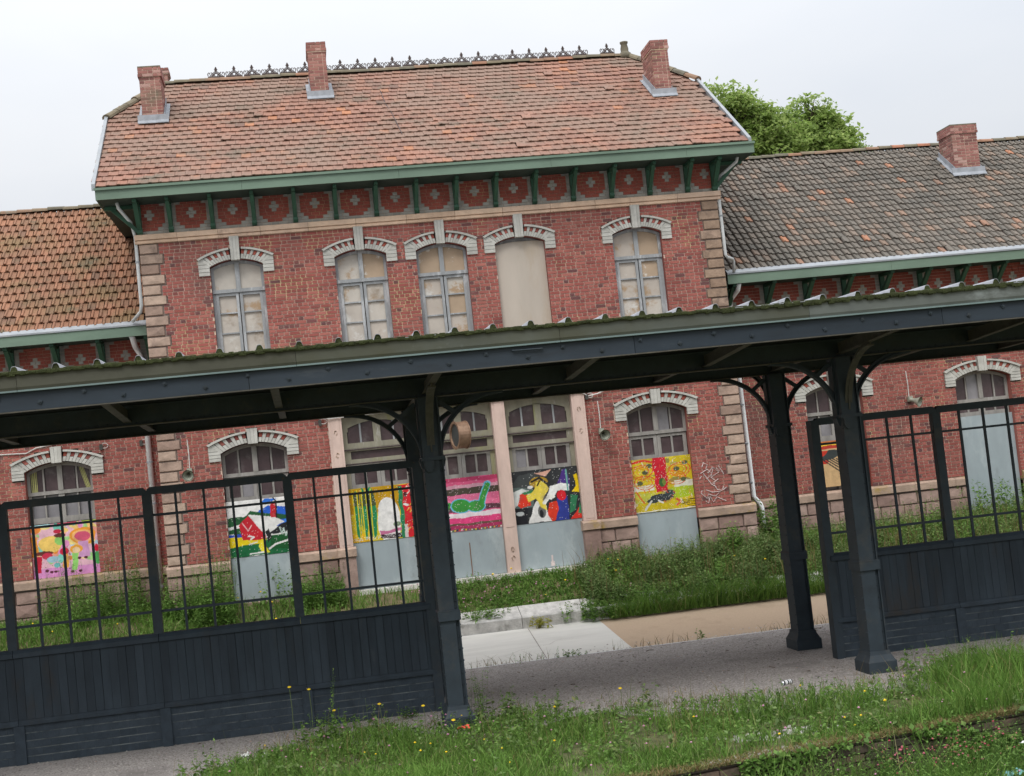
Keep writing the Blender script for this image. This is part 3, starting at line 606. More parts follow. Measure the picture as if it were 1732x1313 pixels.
# roof
SL = .70; TH = math.atan(SL); EY, EZ = -.74, 8.365; RY, RZ = 4.05, 8.365+.70*4.79
SLEN = (RY-EY)/math.cos(TH); SB = (2.42-EY)/math.cos(TH)
def hx(s, a, b): return a if s < SB else a+(b-a)*min(1, (s-SB)/(SLEN-SB))
roof_face(B, (0, EY, EZ), SL, lambda s: hx(s, -.63, .47), lambda s: hx(s, 12.56, 11.47), SLEN, MT['tile'], True, TW=.200, TL=.265, rh=.019, gap=.005, lip=.027)
def zr(y): return EZ+SL*(y-EY)
mb = MB(); q = [(-.63, EY, zr(EY)), (12.56, EY, zr(EY)), (12.56, 2.42, zr(2.42)), (11.47, RY, zr(RY)), (.47, RY, zr(RY)), (-.63, 2.42, zr(2.42))]
mb.add([(a, b, c-.012) for a, b, c in q], [tuple(range(6))]); mb.add([(a, 2*RY-b, c-.012) for a, b, c in q], [tuple(range(5, -1, -1))])
mb.add([(-.63, 2.42, zr(2.42)-.012), (.47, RY, zr(RY)-.012), (-.63, 2*RY-2.42, zr(2.42)-.012)], [(0, 1, 2)]); mb.add([(12.56, 2.42, zr(2.42)-.012), (11.47, RY, zr(RY)-.012), (12.56, 2*RY-2.42, zr(2.42)-.012)], [(2, 1, 0)])
mb.build('roof_deck', MT['deck'], B)
halfround(B, (.40, RY, RZ+.02), (11.5, RY, RZ+.02), .11, MT['ridge'])
for y2 in (2.42, 2*RY-2.42):
    halfround(B, (-.66, y2-.02, zr(2.42)+.01), (.45, RY, RZ+.03), .115, MT['ridge'], 'hip_tile'); halfround(B, (12.6, y2-.02, zr(2.42)+.01), (11.47, RY, RZ+.03), .115, MT['ridge'], 'hip_tile')
for xa in (-.70, 12.575):
    mb = MB(); mb.prism([(EY, zr(EY)-.05), (2.44, zr(2.44)-.05), (2.44, zr(2.44)+.085), (EY, zr(EY)+.085)], xa-.01, xa+.06, axis='x'); mb.build('verge_strip', MT['zinc'], B)
chimney(B, .12, .57, 2.0, 2.85, 10.30, 11.53)
chimney(B, 3.775, 4.175, 2.68, 3.4, 10.79, 12.05)
chimney(B, 11.39, 11.77, 1.67, 2.52, 10.06, 11.32)
mb = MB(); mb.tube([(5.33, 2.86, 10.94), (5.36, 2.2, 10.47), (5.44, 1.62, 10.07), (5.52, .6, 9.36)], .010, 5); mb.build('roof_cable', MT['iron'], B)
# small back pot and ridge finial
def lathe(mb, x, y, prof, n=12):
    vs = []; fs = []
    for r_, z in prof:
        for k in range(n): vs.append((x+r_*math.cos(2*math.pi*k/n), y+r_*math.sin(2*math.pi*k/n), z))
    for i in range(len(prof)-1):
        for k in range(n): fs.append((i*n+k, i*n+(k+1) % n, (i+1)*n+(k+1) % n, (i+1)*n+k))
    fs += [tuple(range(n-1, -1, -1)), tuple(range((len(prof)-1)*n, len(prof)*n))]
    mb.add(vs, fs)
mb = MB(); lathe(mb, 11.40, RY, [(.17, 11.68), (.15, 11.80), (.11, 11.83), (.095, 11.86), (.10, 11.92), (.075, 12.03), (.10, 12.06), (.10, 12.09), (.06, 12.10)]); mb.build('ridge_finial', MT['ridge'], B, smooth=True)
chimney(B, .30, .56, 4.35, 4.8, 11.5, 12.18, cap=.14, over=.025, lead=False)
# iron cresting on the ridge
def crest(tall):
    mb = MB(); r_ = .0115
    def mir(p): mb.tube([(x, 0, z) for x, z in p], r_, 5); mb.tube([(-x, 0, z) for x, z in p], r_, 5)
    mb.box(-.19, .19, -.012, .012, -.06, .008)
    mir([(.185, .02), (.19, .075), (.165, .10), (.14, .085), (.15, .06)])
    mir([(.15, .01), (.10, .055), (.05, .095), (.0, .135)]); mir([(.11, .01), (.06, .05), (.0, .10)])
    mir([(.02, .01), (.06, .05), (.10, .09), (.115, .105)]); mir([(.08, .01), (.03, .06), (0, .085)])
    if tall:
        mir([(0, .13), (.02, .15), (.035, .17)]); mir([(0, .15), (.018, .185), (0, .222)]); mb.tube([(0, 0, .08), (0, 0, .228)], .007, 5)
    return meshof(mb, 'ridge_cresting', MT['iron'])
CT, CL = crest(True), crest(False)
for k in range(22):
    inst('ridge_cresting', CL if k in (12, 13, 16) else CT, (1.675+.4105*k, RY, RZ+.135), B, (random.uniform(-.03, .03), random.uniform(-.02, .02), 0))
inst('ridge_cresting', CT, (10.97, RY, RZ+.135), B, (.05, -.05, .25))
# ------------------------------------------------------------------ upper windows
def upper_window(i, xc, wd):
    o = (xc, wd, UZ0, UZS, UR); y = .0
    reveal(B, o, y, .24, MT['brick'])
    arch(B, xc, wd, UZS, UR, 6.59, 1.49, 6.94, .185, 7.345, y, n=9)
    W = group_part('window', B, (xc, .14, UZ0))
    mb = MB(); mb.box(xc-wd/2, xc+wd/2, -.06, .22, UZ0-.10, UZ0-.002); mb.build('sill', MT['cornice'], W)
    a, b = xc-wd/2+.004, xc+wd/2-.004
    if i == 3:
        mb = MB(); mb.prism([(a, UZ0), (b, UZ0), (b, UZS+.005), (b-.15, UZS+.03), (a+.4, UZS+.035), (a+.1, UZS+.0), (a, UZS-.02)], .10, .13); mb.build('board', MT['board_plain'], W)
        mb = MB(); mb.prism(archpoly(xc, a, b, UZS-.05, wd, UZS, UR), .17, .2); mb.build('frame', MT['win_wood'], W); return
    ft = .055
    mb = MB(); y0, y1 = .13, .20
    mb.box(a, a+ft, y0, y1, UZ0, UZS-.012); mb.box(b-ft, b, y0, y1, UZ0, UZS-.012)
    top = arc(xc, wd-.008, UZS-.012, UR, 12); low = [(x, z-.06) for x, z in top]; low[0] = (low[0][0]+.0, low[0][1]); mb.strip(low, top, y0+.002, y1)
    mb.box(xc-.045, xc+.045, y0-.01, y1, 6.30, UZS+UR-.05); mb.box(a+.002, b-.002, y0-.035, y1+.002, 6.235, 6.305)
    mb.build('frame', MT['win_wood'], W)
    for sx_ in (-1, 1):
        p, q = (a+ft+.002, xc-.01) if sx_ < 0 else (xc+.01, b-ft-.002)
        lf = MB(); st = .055; p2 = [UZ0+.06, 4.98, 5.42, 5.83, 6.225]
        lf.box(p, p+st, y0-.005, y1-.01, UZ0, 6.232); lf.box(q-st, q, y0-.005, y1-.01, UZ0, 6.232)
        lf.box(p+st, q-st, y0-.003, y1-.012, UZ0, UZ0+.06); lf.box(p+st, q-st, y0-.003, y1-.012, 6.175, 6.232)
        for zz in p2[1:-1]: lf.box(p+st, q-st, y0+.01, y1-.015, zz-.014, zz+.014)
        lf.build('casement', MT['win_wood'], W)
        for za, zb in zip(p2[:-1], p2[1:]):
            mb = MB(); mb.box(p+st*.5, q-st*.5, y1-.022-random.uniform(0, .006), y1-.004, za+.006, zb-.006)
            br = (i, sx_, round(za, 1)) in ((2, 1, 5.4), (4, 1, 5.8))
            mb.build('pane', MT['board_brown'] if br else MT['board'], W)
        mb = MB(); pa, qa = (a+ft, xc-.045) if sx_ < 0 else (xc+.045, b-ft)
        mb.prism(archpoly(xc, pa, qa, 6.31, wd-.008, UZS-.012, UR, .05), y1-.03, y1-.01)
        mb.build('pane', MT['board_brown'] if (i in (2,) or (i in (1, 4) and sx_ > 0)) else MT['board'], W)
    mb = MB(); mb.prism(archpoly(xc, a, b, UZ0, wd, UZS, UR), y1+.004, y1+.02); mb.build('backing', MT['mortar_dark'], W)
for i, (xc, wd) in enumerate(UW): upper_window(i, xc, wd)
# ------------------------------------------------------------------ ground floor doors
def glazed_top(parent, xc, wd, zs, rise, y, zb, wood, glass, n4=True, z_tr=2.55):
    """arched transom light: four panes in two pairs"""
    a, b = xc-wd/2+.004, xc+wd/2-.004; ft = .06; y0, y1 = y, y+.07
    mb = MB(); mb.box(a, a+ft, y0, y1, zb, zs-.012); mb.box(b-ft, b, y0, y1, zb, zs-.012)
    top = arc(xc, wd-.008, zs-.012, rise, 12); mb.strip([(x, z-.07) for x, z in top], top, y0+.002, y1)
    mb.box(a+ft, b-ft, y0+.001, y1, zb, zb+.075); mb.box(xc-.05, xc+.05, y0-.008, y1, zb+.075, zs+rise-.06)
    for sx_ in (-1, 1): mb.box(xc+sx_*(wd/4)-.016+.0, xc+sx_*(wd/4)+.016, y0+.012, y1-.008, zb+.075, zs+rise*.7-.06)
    mb.build('transom_frame', wood, parent)
    for k in range(4):
        p = a+ft+(b-a-2*ft)*k/4; q = a+ft+(b-a-2*ft)*(k+1)/4
        mb = MB(); mb.prism(archpoly(xc, p+.004, q-.004, zb+.06, wd-.008, zs-.012, rise, .05), y1-.03, y1-.015); mb.build('pane', glass(k), parent)
def leaf_row(parent, x0, x1, y, za, zb, wood, glass, bars=1):
    """two door leaves with a row of small panes between za and zb"""
    xm = (x0+x1)/2
    for k, (p, q) in enumerate(((x0, xm-.003), (xm+.003, x1))):
        mb = MB(); st = .075; gz0, gz1 = za+.08, zb-.06
        mb.box(p, p+st, y, y+.05, 0.02, zb); mb.box(q-st, q, y, y+.05, 0.02, zb); mb.box(p+st, q-st, y+.002, y+.048, gz1, zb); mb.box(p+st, q-st, y+.002, y+.048, .02, gz0)
        mb.box((p+q)/2-.02, (p+q)/2+.02, y+.006, y+.044, gz0, gz1); mb.build('door_leaf', wood, parent)
        for j, (u, v) in enumerate(((p+st, (p+q)/2-.02), ((p+q)/2+.02, q-st))):
            mb = MB(); mb.box(u+.002, v-.002, y+.03, y+.04, gz0+.002, gz1-.002); mb.build('pane', glass(k*2+j), parent)
G0 = lambda k: MT['glass_grey'] if random.random() < .08 else MT['glass']
def arched_door(parent, o, y, mural_top, metal_top, key, yoff=.0, zk=3.46):
    xc, wd, z0, zs, rise = o
    reveal(parent, o, y, .30, MT['brick'])
    arch(parent, xc, wd, zs, rise, zs-.15, wd+.47, zs+.20, .20, zk, y, kw=.21, n=9)
    D = group_part('door', parent, (xc, y+.15, 0))
    glazed_top(D, xc, wd, zs, rise, y+.16, 2.53, MT['door_wood'], G0)
    leaf_row(D, xc-wd/2+.02, xc+wd/2-.02, y+.19, mural_top-.02, 2.52, MT['door_wood'], G0)
    mb = MB(); mb.prism(archpoly(xc, xc-wd/2, xc+wd/2, 0, wd, zs, rise), y+.25, y+.28); mb.build('backing', MT['horn_in'], D)
    if metal_top:
        mb = MB(); mb.box(xc-wd/2+.006, xc+wd/2-.006, y+.105, y+.125, .03, metal_top); mb.build('metal_panel', MT['metal_panel'], D)
    mb = MB(); mb.box(xc-wd/2-.05, xc+wd/2+.05, y-.10, y+.3, -.10, .028); mb.build('threshold', MT['cap'], D)
    return D
arched_door(B, D1, 0, 2.06, .93, 'D1'); arched_door(B, D4, 0, 2.05, .92, 'D4')
# ------------------------------------------------------------------ murals (painted boards)
class Paint:
    def __init__(s, bg, n=124, m=104): s.n, s.m = n, m; s.a = np.zeros((m+1, n+1, 3)); s.a[:] = srgb(bg); s.U, s.V = np.meshgrid(np.linspace(0, 1, n+1), np.linspace(0, 1, m+1))
    def wob(s, amp=.012, seed=0): r = np.random.default_rng(seed); k = r.uniform(6, 22, (4, 2)); p = r.uniform(0, 6, 4); return sum(np.sin(s.U*k[i, 0]+s.V*k[i, 1]+p[i]) for i in range(4))*amp/2
    def poly(s, pts, c):
        U, V = s.U+s.wob(.008, 1), s.V+s.wob(.008, 2); ins = np.zeros(U.shape, bool); n = len(pts)
        for i in range(n):
            (x1, y1), (x2, y2) = pts[i], pts[(i+1) % n]
            if y1 == y2: continue
            ins ^= ((y1 > V) != (y2 > V)) & (U < (x2-x1)*(V-y1)/(y2-y1)+x1)
        s.a[ins] = srgb(c)
    def ell(s, x, y, a, b, c, ring=None):
        d = ((s.U-x)/a)**2+((s.V-y)/b)**2+s.wob(.12, int(x*97+y*31)); k = d < 1
        if ring: k &= d > ring
        s.a[k] = srgb(c)
    def rect(s, x0, y0, x1, y1, c): s.poly([(x0, y0), (x1, y0), (x1, y1), (x0, y1)], c)
    def line(s, pts, wd, c):
        for (x1, y1), (x2, y2) in zip(pts[:-1], pts[1:]):
            dx, dy = x2-x1, y2-y1; L2 = dx*dx+dy*dy+1e-9; t = np.clip(((s.U-x1)*dx+(s.V-y1)*dy)/L2, 0, 1)
            s.a[np.hypot(s.U-x1-t*dx, s.V-y1-t*dy) < wd] = srgb(c)
    def speck(s, c, fr, seed, y0=0, y1=1):
        r = np.random.default_rng(seed); g = r.random(s.U.shape); k = (g < fr) & (s.V >= y0) & (s.V <= y1); s.a[k] = srgb(c)
    def build(s, x0, x1, y, z0, z1, label, th=.02):
        V = np.stack([x0+(x1-x0)*s.U, np.full(s.U.shape, y), z0+(z1-z0)*s.V], -1).reshape(-1, 3); n, m = s.n+1, s.m+1
        i, j = np.meshgrid(np.arange(n-1), np.arange(m-1)); k = (j*n+i).ravel(); Q = np.stack([k, k+1, k+n+1, k+n], -1)
        c = [0, n-1, m*n-1, (m-1)*n]; bk = V[c].copy(); bk[:, 1] += th; b0 = len(V); V = np.vstack([V, bk])
        Q = np.vstack([Q, [[c[0], b0, b0+1, c[1]], [c[1], b0+1, b0+2, c[2]], [c[2], b0+2, b0+3, c[3]], [c[3], b0+3, b0, c[0]], [b0+3, b0+2, b0+1, b0]]])
        org = np.array([(x0+x1)/2, y, z0]); V = V-org
        me = bpy.data.meshes.new('mural_panel'); me.from_pydata(V.tolist(), [], Q.tolist())
        ca = me.color_attributes.new('Col', 'FLOAT_COLOR', 'POINT'); C4 = np.ones((len(V), 4), np.float32); C4[:b0, :3] = s.a.reshape(-1, 3)*.82; C4[b0:, :3] = .4
        ca.data.foreach_set('color', C4.ravel()); me.materials.append(MT['mural']); me.update()
        o = link('mural_panel', me, Vector(org)); tag(o, label, 'mural', 'painted boards over the doors and windows'); return o
W_, K_ = (236, 234, 230), (30, 32, 36)
# barn landscape
p = Paint(W_)
p.poly([(.42, .62), (.5, .80), (.62, .86), (1, .82), (1, .45), (.6, .5)], (38, 98, 205)); p.poly([(.5, .9), (.6, .99), (.78, .99), (.7, .93)], (50, 120, 220)); p.poly([(0, .55), (0, .70), (.25, .72), (.36, .80), (.5, .76), (.95, .66), (.95, .60), (.4, .6)], (32, 88, 48)); p.poly([(0, .42), (0, .5), (.2, .52), (.2, .4)], (32, 88, 48))
p.poly([(.82, .56), (1, .66), (1, .5), (.85, .48)], (60, 130, 230)); p.poly([(.78, .50), (1, .58), (1, .36), (.6, .36)], (35, 36, 40)); p.rect(0, .34, .3, .41, (40, 80, 190)); p.poly([(0, 0), (0, .2), (.4, .22), (.6, .30), (1, .34), (1, 0)], (20, 106, 60)); p.poly([(.62, .1), (.62, .33), (1, .35), (1, .05)], (18, 88, 40))
p.poly([(0, .18), (0, .36), (.3, .34), (.55, .30), (.5, .22), (.25, .2)], (240, 212, 20)); p.poly([(.50, .30), (.56, .30), (.54, .2), (.60, .04), (.47, .04), (.44, .16)], (238, 222, 50))
p.poly([(.17, .55), (.30, .73), (.42, .58), (.55, .40), (.56, .28), (.2, .29)], (205, 32, 48)); p.poly([(.30, .745), (.5, .70), (.72, .66), (.88, .55), (.66, .46), (.52, .40), (.42, .56)], W_); p.poly([(.66, .88), (.75, .90), (.75, .64), (.67, .65)], (205, 35, 48)); p.line([(.72, 1), (.76, .93), (.75, .64)], .011, K_); p.line([(.22, .6), (.30, .45), (.36, .55)], .008, (240, 190, 190)); p.line([(.3, .36), (.38, .33), (.33, .30)], .014, W_); p.poly([(.56, .40), (.62, .46), (.66, .3), (.58, .2)], K_)
p.line([(.6, .1), (.7, .17), (.82, .2), (.9, .22)], .016, W_); p.line([(.3, .04), (.5, .05)], .012, W_); p.line([(.3, .21), (.42, .24)], .010, W_)
for q in ((.78, .46), (.84, .42), (.9, .48)): p.line([q, (q[0]+.03, q[1]-.12), (q[0]+.06, q[1]-.02)], .009, (190, 210, 200))
p.speck(W_, .012, 3); p.build(D1[0]-.645, D1[0]+.645, .095, .935, 2.05, 'painted board with a red barn under a white roof, blue sky and green fields')
# yellow board with red stripe
p = Paint((212, 188, 30)); r_ = np.random.default_rng(5)
for k in range(60): p.ell(r_.random(), r_.random()*.9+.1, r_.uniform(.03, .12), r_.uniform(.02, .06), [(226, 200, 40), (200, 170, 60), (190, 175, 90), (235, 225, 170), (225, 205, 60), (150, 140, 70)][k % 6])
p.rect(0, .40, .35, .50, (226, 224, 200)); p.rect(.68, .42, 1, .54, (228, 226, 205)); p.rect(.02, .18, .35, .36, (196, 196, 70)); p.rect(.62, .22, 1, .42, (180, 200, 40))
for k, (cx_, cy_) in enumerate(((.17, .76), (.80, .74), (.2, .55), (.72, .60))):
    for rr in (.07, .12, .17): p.ell(cx_, cy_, rr*1.1, rr*.8, (222, 96, 40), ring=.78)
for q in ((.22, .74), (.75, .76), (.12, .55), (.85, .55), (.9, .86), (.3, .86)): p.ell(q[0], q[1], .05, .04, (92, 96, 62))
p.poly([(.36, 1), (.58, 1), (.58, .36), (.38, .36)], (205, 30, 48)); p.ell(.49, .53, .055, .085, (60, 105, 50)); p.ell(.52, .53, .03, .06, (120, 140, 60))
p.ell(.46, .25, .20, .07, (54, 62, 66)); p.ell(.60, .32, .09, .06, (60, 74, 74)); p.ell(.30, .20, .10, .045, (58, 66, 66)); p.line([(.28, .2), (.2, .1), (.17, .05)], .018, (225, 225, 215)); p.line([(.4, .2), (.47, .15)], .014, W_)
p.poly([(.7, .02), (1, .0), (1, .16)], (236, 200, 10)); 
for k in range(4): p.line([(.78, .1+.02*k), (1, .02+.05*k)], .007, (90, 80, 20))
p.line([(.05, .4), (.1, .28), (.16, .18)], .013, (225, 110, 50)); p.line([(.7, .2), (.76, .14), (.7, .08)], .018, (215, 90, 50)); p.line([(0, .93), (.2, .97), (.34, .93)], .02, (215, 60, 40)); p.rect(0, 0, 1, .018, (240, 240, 230))
for k in range(26): q = r_.random(2); p.line([(q[0], q[1]*.8+.1), (q[0]+r_.normal(0, .03), q[1]*.8+.1+r_.uniform(.02, .09))], .006, [(235, 150, 60), (240, 235, 210), (215, 80, 50)][k % 3])
p.speck((240, 238, 225), .03, 6); p.build(D4[0]-.645, D4[0]+.64, .09, .925, 2.035, 'yellow painted board with a broad red stripe and grey scribbles')
# ------------------------------------------------------------------ three central bays
P4 = [(3.385, 3.655), (5.05, 5.315), (6.71, 6.975), (8.375, 8.65)]
for i, (a, b) in enumerate(P4):
    pil = group_part('pilaster', B, ((a+b)/2, 0, 0))
    mb = MB(); mb.box(a, b, -.10, .3, .905 if i in (0, 3) else .02, 3.60); mb.build('shaft', MT['pilaster'], pil)
    mb = MB(); mb.box(a+.05, b-.05, -.108, -.095, .95, 3.5); mb.build('raised_field', MT['pilaster'], pil)
    if i in (0, 3):
        mb = MB(); mb.box(a-.03, b+.03, -.15, .2, -.1, .70); mb.build('base', MT['plinth'], pil)
        mb = MB(); mb.prism([(-.13, .703), (-.19, .72), (-.19, .86), (-.13, .90), (.1, .905), (.1, .703)], a-.05, b+.05, axis='x'); mb.build('base_cap', MT['cap'], pil)
    mb = MB()
    for zz in ((3.2, 2.75) if i in (0, 3) else (.5, .32)):
        for k in range(5):
            an = random.random()*6; mb.tube([((a+b)/2+.035*math.cos(an), -.112, zz+.05*math.sin(an)), ((a+b)/2+.03*math.cos(an+1.2), -.112, zz+.05*math.sin(an+1.2))], .008, 5)
    mb.build('carving', MT['cap'], pil)
mb = MB(); mb.box(BAY[0]-.06, BAY[1]+.06, -.14, .3, 3.603, 3.775); mb.build('lintel', MT['pilaster'], B)
mb = MB(); mb.box(BAY[0]+.3, BAY[1]-.3, -.16, .3, -.12, .022); mb.build('door_step', MT['concrete'], B)
for i in range(3):
    a, b = P4[i][1]+.004, P4[i+1][0]-.004; xm = (a+b)/2; D = group_part('door', B, (xm, .1, 0)); wood = MT['door_green']
    # arched transom in a square head
    y0, y1 = .10, .17; zb, zt = 2.86, 3.60; mb = MB()
    mb.box(a, a+.09, y0, y1, .02, zt); mb.box(b-.09, b, y0, y1, .02, zt)
    hd = arc(xm, b-a-.22, 3.28, .12, 12); mb.strip(hd, [(x, zt) for x, z in hd], y0+.001, y1); mb.box(a+.09, hd[0][0], y0+.001, y1, 3.2, zt); mb.box(hd[-1][0], b-.09, y0+.001, y1, 3.2, zt)
    mb.box(a+.09, b-.09, y0+.002, y1, zb, zb+.11); mb.box(xm-.075, xm+.075, y0+.001, y1, zb+.11, 3.41)
    mb.box(a+.09, b-.09, y0+.002, y1, 2.56, 2.64); mb.box(a+.09, b-.09, y0+.002, y1, 2.80, zb-.004); mb.box(a+.09, a+.13, y0+.002, y1, 2.64, 2.80); mb.box(b-.13, b-.09, y0+.002, y1, 2.64, 2.80)
    mb.build('frame', wood, D)
    for sx_ in (-1, 1):
        p_, q_ = (a+.10, xm-.075) if sx_ < 0 else (xm+.075, b-.10); md = (p_+q_)/2
        mb = MB(); mb.box(md-.018, md+.018, y0+.015, y1-.005, zb+.11, 3.38); mb.build('glazing_bar', MT['win_wood'], D)
        for u, v in ((p_, md-.018), (md+.018, q_)):
            mb = MB(); mb.box(u, v, y1-.03, y1-.015, zb+.10, 3.42); mb.build('pane', G0(0), D)
    mb = MB(); mb.box(a+.12, b-.12, y1-.03, y1-.015, 2.63, 2.81); mb.build('pane', MT['glass'], D)
    for zz in (2.835, 2.545):
        mb = MB(); mb.tube([(a-.03, .07, zz), (b+.03, .07, zz)], .016, 6); mb.build('iron_bar', MT['iron'], D)
    leaf_row(D, a+.092, b-.092, y0+.03, 2.05, 2.555, MT['door_wood'], G0)
    mb = MB(); mb.box(a, b, .25, .28, 0, 3.6); mb.build('backing', MT['horn_in'], D)
    mb = MB(); mb.box(a+.004, b-.004, .055, .075, .03, .965); mb.build('metal_panel', MT['metal_panel'], D)
    if i == 2:
        mb = MB(); mb.box(xm-.05, xm+.03, .048, .054, .06, .15); mb.box(xm-.03, xm+.005, .049, .054, .15, .28); mb.build('torn_sticker', MT['chalk'], D)
    if i == 1:
        mb = MB(); mb.box(5.99, 6.005, .048, .054, .05, .72); mb.build('rusty_seam', MT['rust'], D)
# mural: cactus, ghost and red panel
a, b = P4[0][1]+.008, P4[1][0]-.008
p = Paint((218, 196, 40)); p.rect(0, .52, 1, 1, (196, 150, 10)); p.rect(0, 0, .3, .16, (232, 180, 20))
for x_, wd_, t_ in ((.10, .045, .97), (.20, .045, .95), (.31, .07, .96)):
    p.ell(x_, .52, wd_, .48, (30, 140, 86)); p.rect(x_-wd_*.9, .66, x_+wd_*.9, .93, (70, 84, 50))
for k in range(5): p.line([(.06+.06*k, .05), (.055+.065*k, .97)], .008, (226, 206, 40))
p.ell(.55, .36, .17, .42, W_); p.rect(.40, .1, .70, .5, W_); p.rect(.4, .02, .72, .1, (60, 36, 46)); p.poly([(.4, .1), (.72, .14), (.72, .20), (.55, .17), (.4, .18)], (200, 112, 150)); p.speck(W_, .2, 4, .02, .09)
p.ell(.66, .27, .06, .05, (120, 140, 110)); p.rect(.72, 0, 1, 1, (214, 30, 44)); p.rect(.72, 0, .78, .98, (40, 130, 84)); p.rect(.77, 0, .82, .25, (215, 205, 200))
for k in range(22): q = RNG.random(2); p.line([(.80+q[0]*.2, q[1]), (.84+q[0]*.2, q[1]+.05)], .008, [(236, 190, 60), (240, 225, 215), (240, 120, 60)][k % 3])
p.ell(.82, .8, .03, .05, (90, 30, 36)); p.line([(.8, .62), (.84, .6)], .02, W_); p.speck(W_, .02, 9); p.build(a, b, .045, .968, 2.05, 'painted board with green cacti, a white shape and a red panel on yellow')
# mural: pink stripes with green snake
a, b = P4[1][1]+.008, P4[2][0]-.008
p = Paint((226, 90, 140))
for y0, y1, c in ((.92, 1, (186, 60, 100)), (.80, .86, (206, 150, 166)), (.86, .92, (214, 90, 130)), (.68, .80, (74, 66, 54)), (.56, .68, (226, 110, 150)), (.46, .56, (240, 120, 160)), (.36, .46, (96, 60, 70)), (.24, .34, (240, 226, 230)), (.14, .25, (230, 70, 130)), (.10, .14, (110, 84, 70)), (.03, .10, (176, 50, 96)), (0, .035, (120, 100, 90))): p.rect(-.1, y0, 1.1, y1, c)
g_ = (60, 150, 60); bl = (110, 190, 220)
for q in ((.10, .46, .07, .1), (.42, .47, .14, .12), (.64, .44, .13, .1)): p.ell(q[0], q[1], q[2]+.02, q[3]+.02, bl)
p.line([(.72, .46), (.76, .62), (.84, .84)], .055, bl); p.line([(.72, .46), (.76, .62), (.84, .82)], .04, g_)
for q in ((.10, .46, .07, .1), (.42, .47, .14, .12), (.64, .44, .13, .1)): p.ell(q[0], q[1], q[2], q[3], g_)
p.line([(.17, .36), (.24, .52)], .035, g_); r2 = np.random.default_rng(3)
for k in range(34): p.rect(k/34, 0, k/34+.02, .03, [(230, 200, 60), (40, 50, 90), (220, 60, 50), (235, 230, 220), (60, 120, 80)][k % 5])
p.speck((240, 210, 220), .02, 2); p.build(a, b, .045, .968, 2.05, 'pink striped painted board with a bright green serpent shape')
# mural: abstract with yellow flower
a, b = P4[2][1]+.008, P4[3][0]-.008
p = Paint((44, 46, 48)); p.rect(0, .3, .3, .75, (96, 112, 108)); p.poly([(0, .7), (.1, .93), (.35, .95), (.5, .8), (.3, .66)], (66, 70, 70)); p.poly([(.35, .93), (.62, .97), (.5, .86)], (222, 170, 150)); p.poly([(.58, .8), (.62, .97), (1, .98), (1, .7), (.7, .7)], (52, 54, 56)); p.poly([(.66, .62), (.78, .97), (.84, .98), (.87, .6)], (74, 48, 128))
p.poly([(.0, .3), (0, .62), (.16, .66), (.32, .58), (.2, .5)], (220, 224, 220)); p.poly([(.06, .36), (.1, .56), (.22, .58), (.26, .34), (.1, .30)], (226, 58, 34)); p.poly([(.14, .58), (.36, .64), (.34, .58), (.18, .54)], (50, 130, 80))
p.poly([(.2, .0), (.28, .28), (.34, .42), (.48, .30), (.54, .0)], W_); p.ell(.41, .20, .06, .12, (110, 110, 108)); p.ell(.40, .16, .03, .08, K_); p.poly([(.0, .0), (.0, .3), (.2, .3), (.18, 0)], (28, 28, 34)); p.ell(.08, .2, .06, .04, (200, 205, 205))
p.ell(.40, .76, .14, .10, (176, 140, 40)); p.poly([(.2, .52), (.3, .58), (.36, .76), (.5, .78), (.54, .62), (.44, .42), (.5, .22), (.40, .3), (.34, .46), (.22, .40)], (238, 214, 80)); p.line([(.3, .78), (.42, .84), (.52, .72)], .018, (40, 34, 30)); p.line([(.38, .7), (.42, .78)], .012, (60, 44, 20)); p.ell(.27, .68, .045, .03, W_)
p.poly([(.5, .44), (.56, .66), (.74, .7), (.86, .66), (.86, .54), (.66, .56), (.58, .4)], (240, 240, 236)); p.line([(.46, .36), (.54, .48), (.6, .46)], .03, (238, 236, 226)); p.poly([(.5, .12), (.52, .34), (.66, .38), (.68, .24), (.6, .02), (.54, .0)], (226, 60, 34)); p.poly([(.6, 0), (.66, .2), (.66, .42), (.8, .44), (.82, .2), (.82, 0)], (48, 62, 150)); p.ell(.73, .48, .07, .10, (222, 30, 44)); p.poly([(.82, .1), (.86, .46), (.98, .44), (.9, .16)], (52, 130, 88)); p.poly([(.84, .0), (.96, .2), (1, .2), (1, 0)], (226, 56, 40)); p.poly([(.9, .52), (1, .5), (1, .86), (.94, .84), (.95, .62)], (244, 210, 10)); p.poly([(.94, .1), (1, .3), (1, .08)], (60, 150, 100)); p.line([(.83, .94), (.83, .55)], .012, (110, 170, 160))
p.speck((235, 235, 230), .012, 8); p.build(a, b, .045, .968, 2.05, 'dark painted board with a yellow flower head and red, blue and purple shapes')
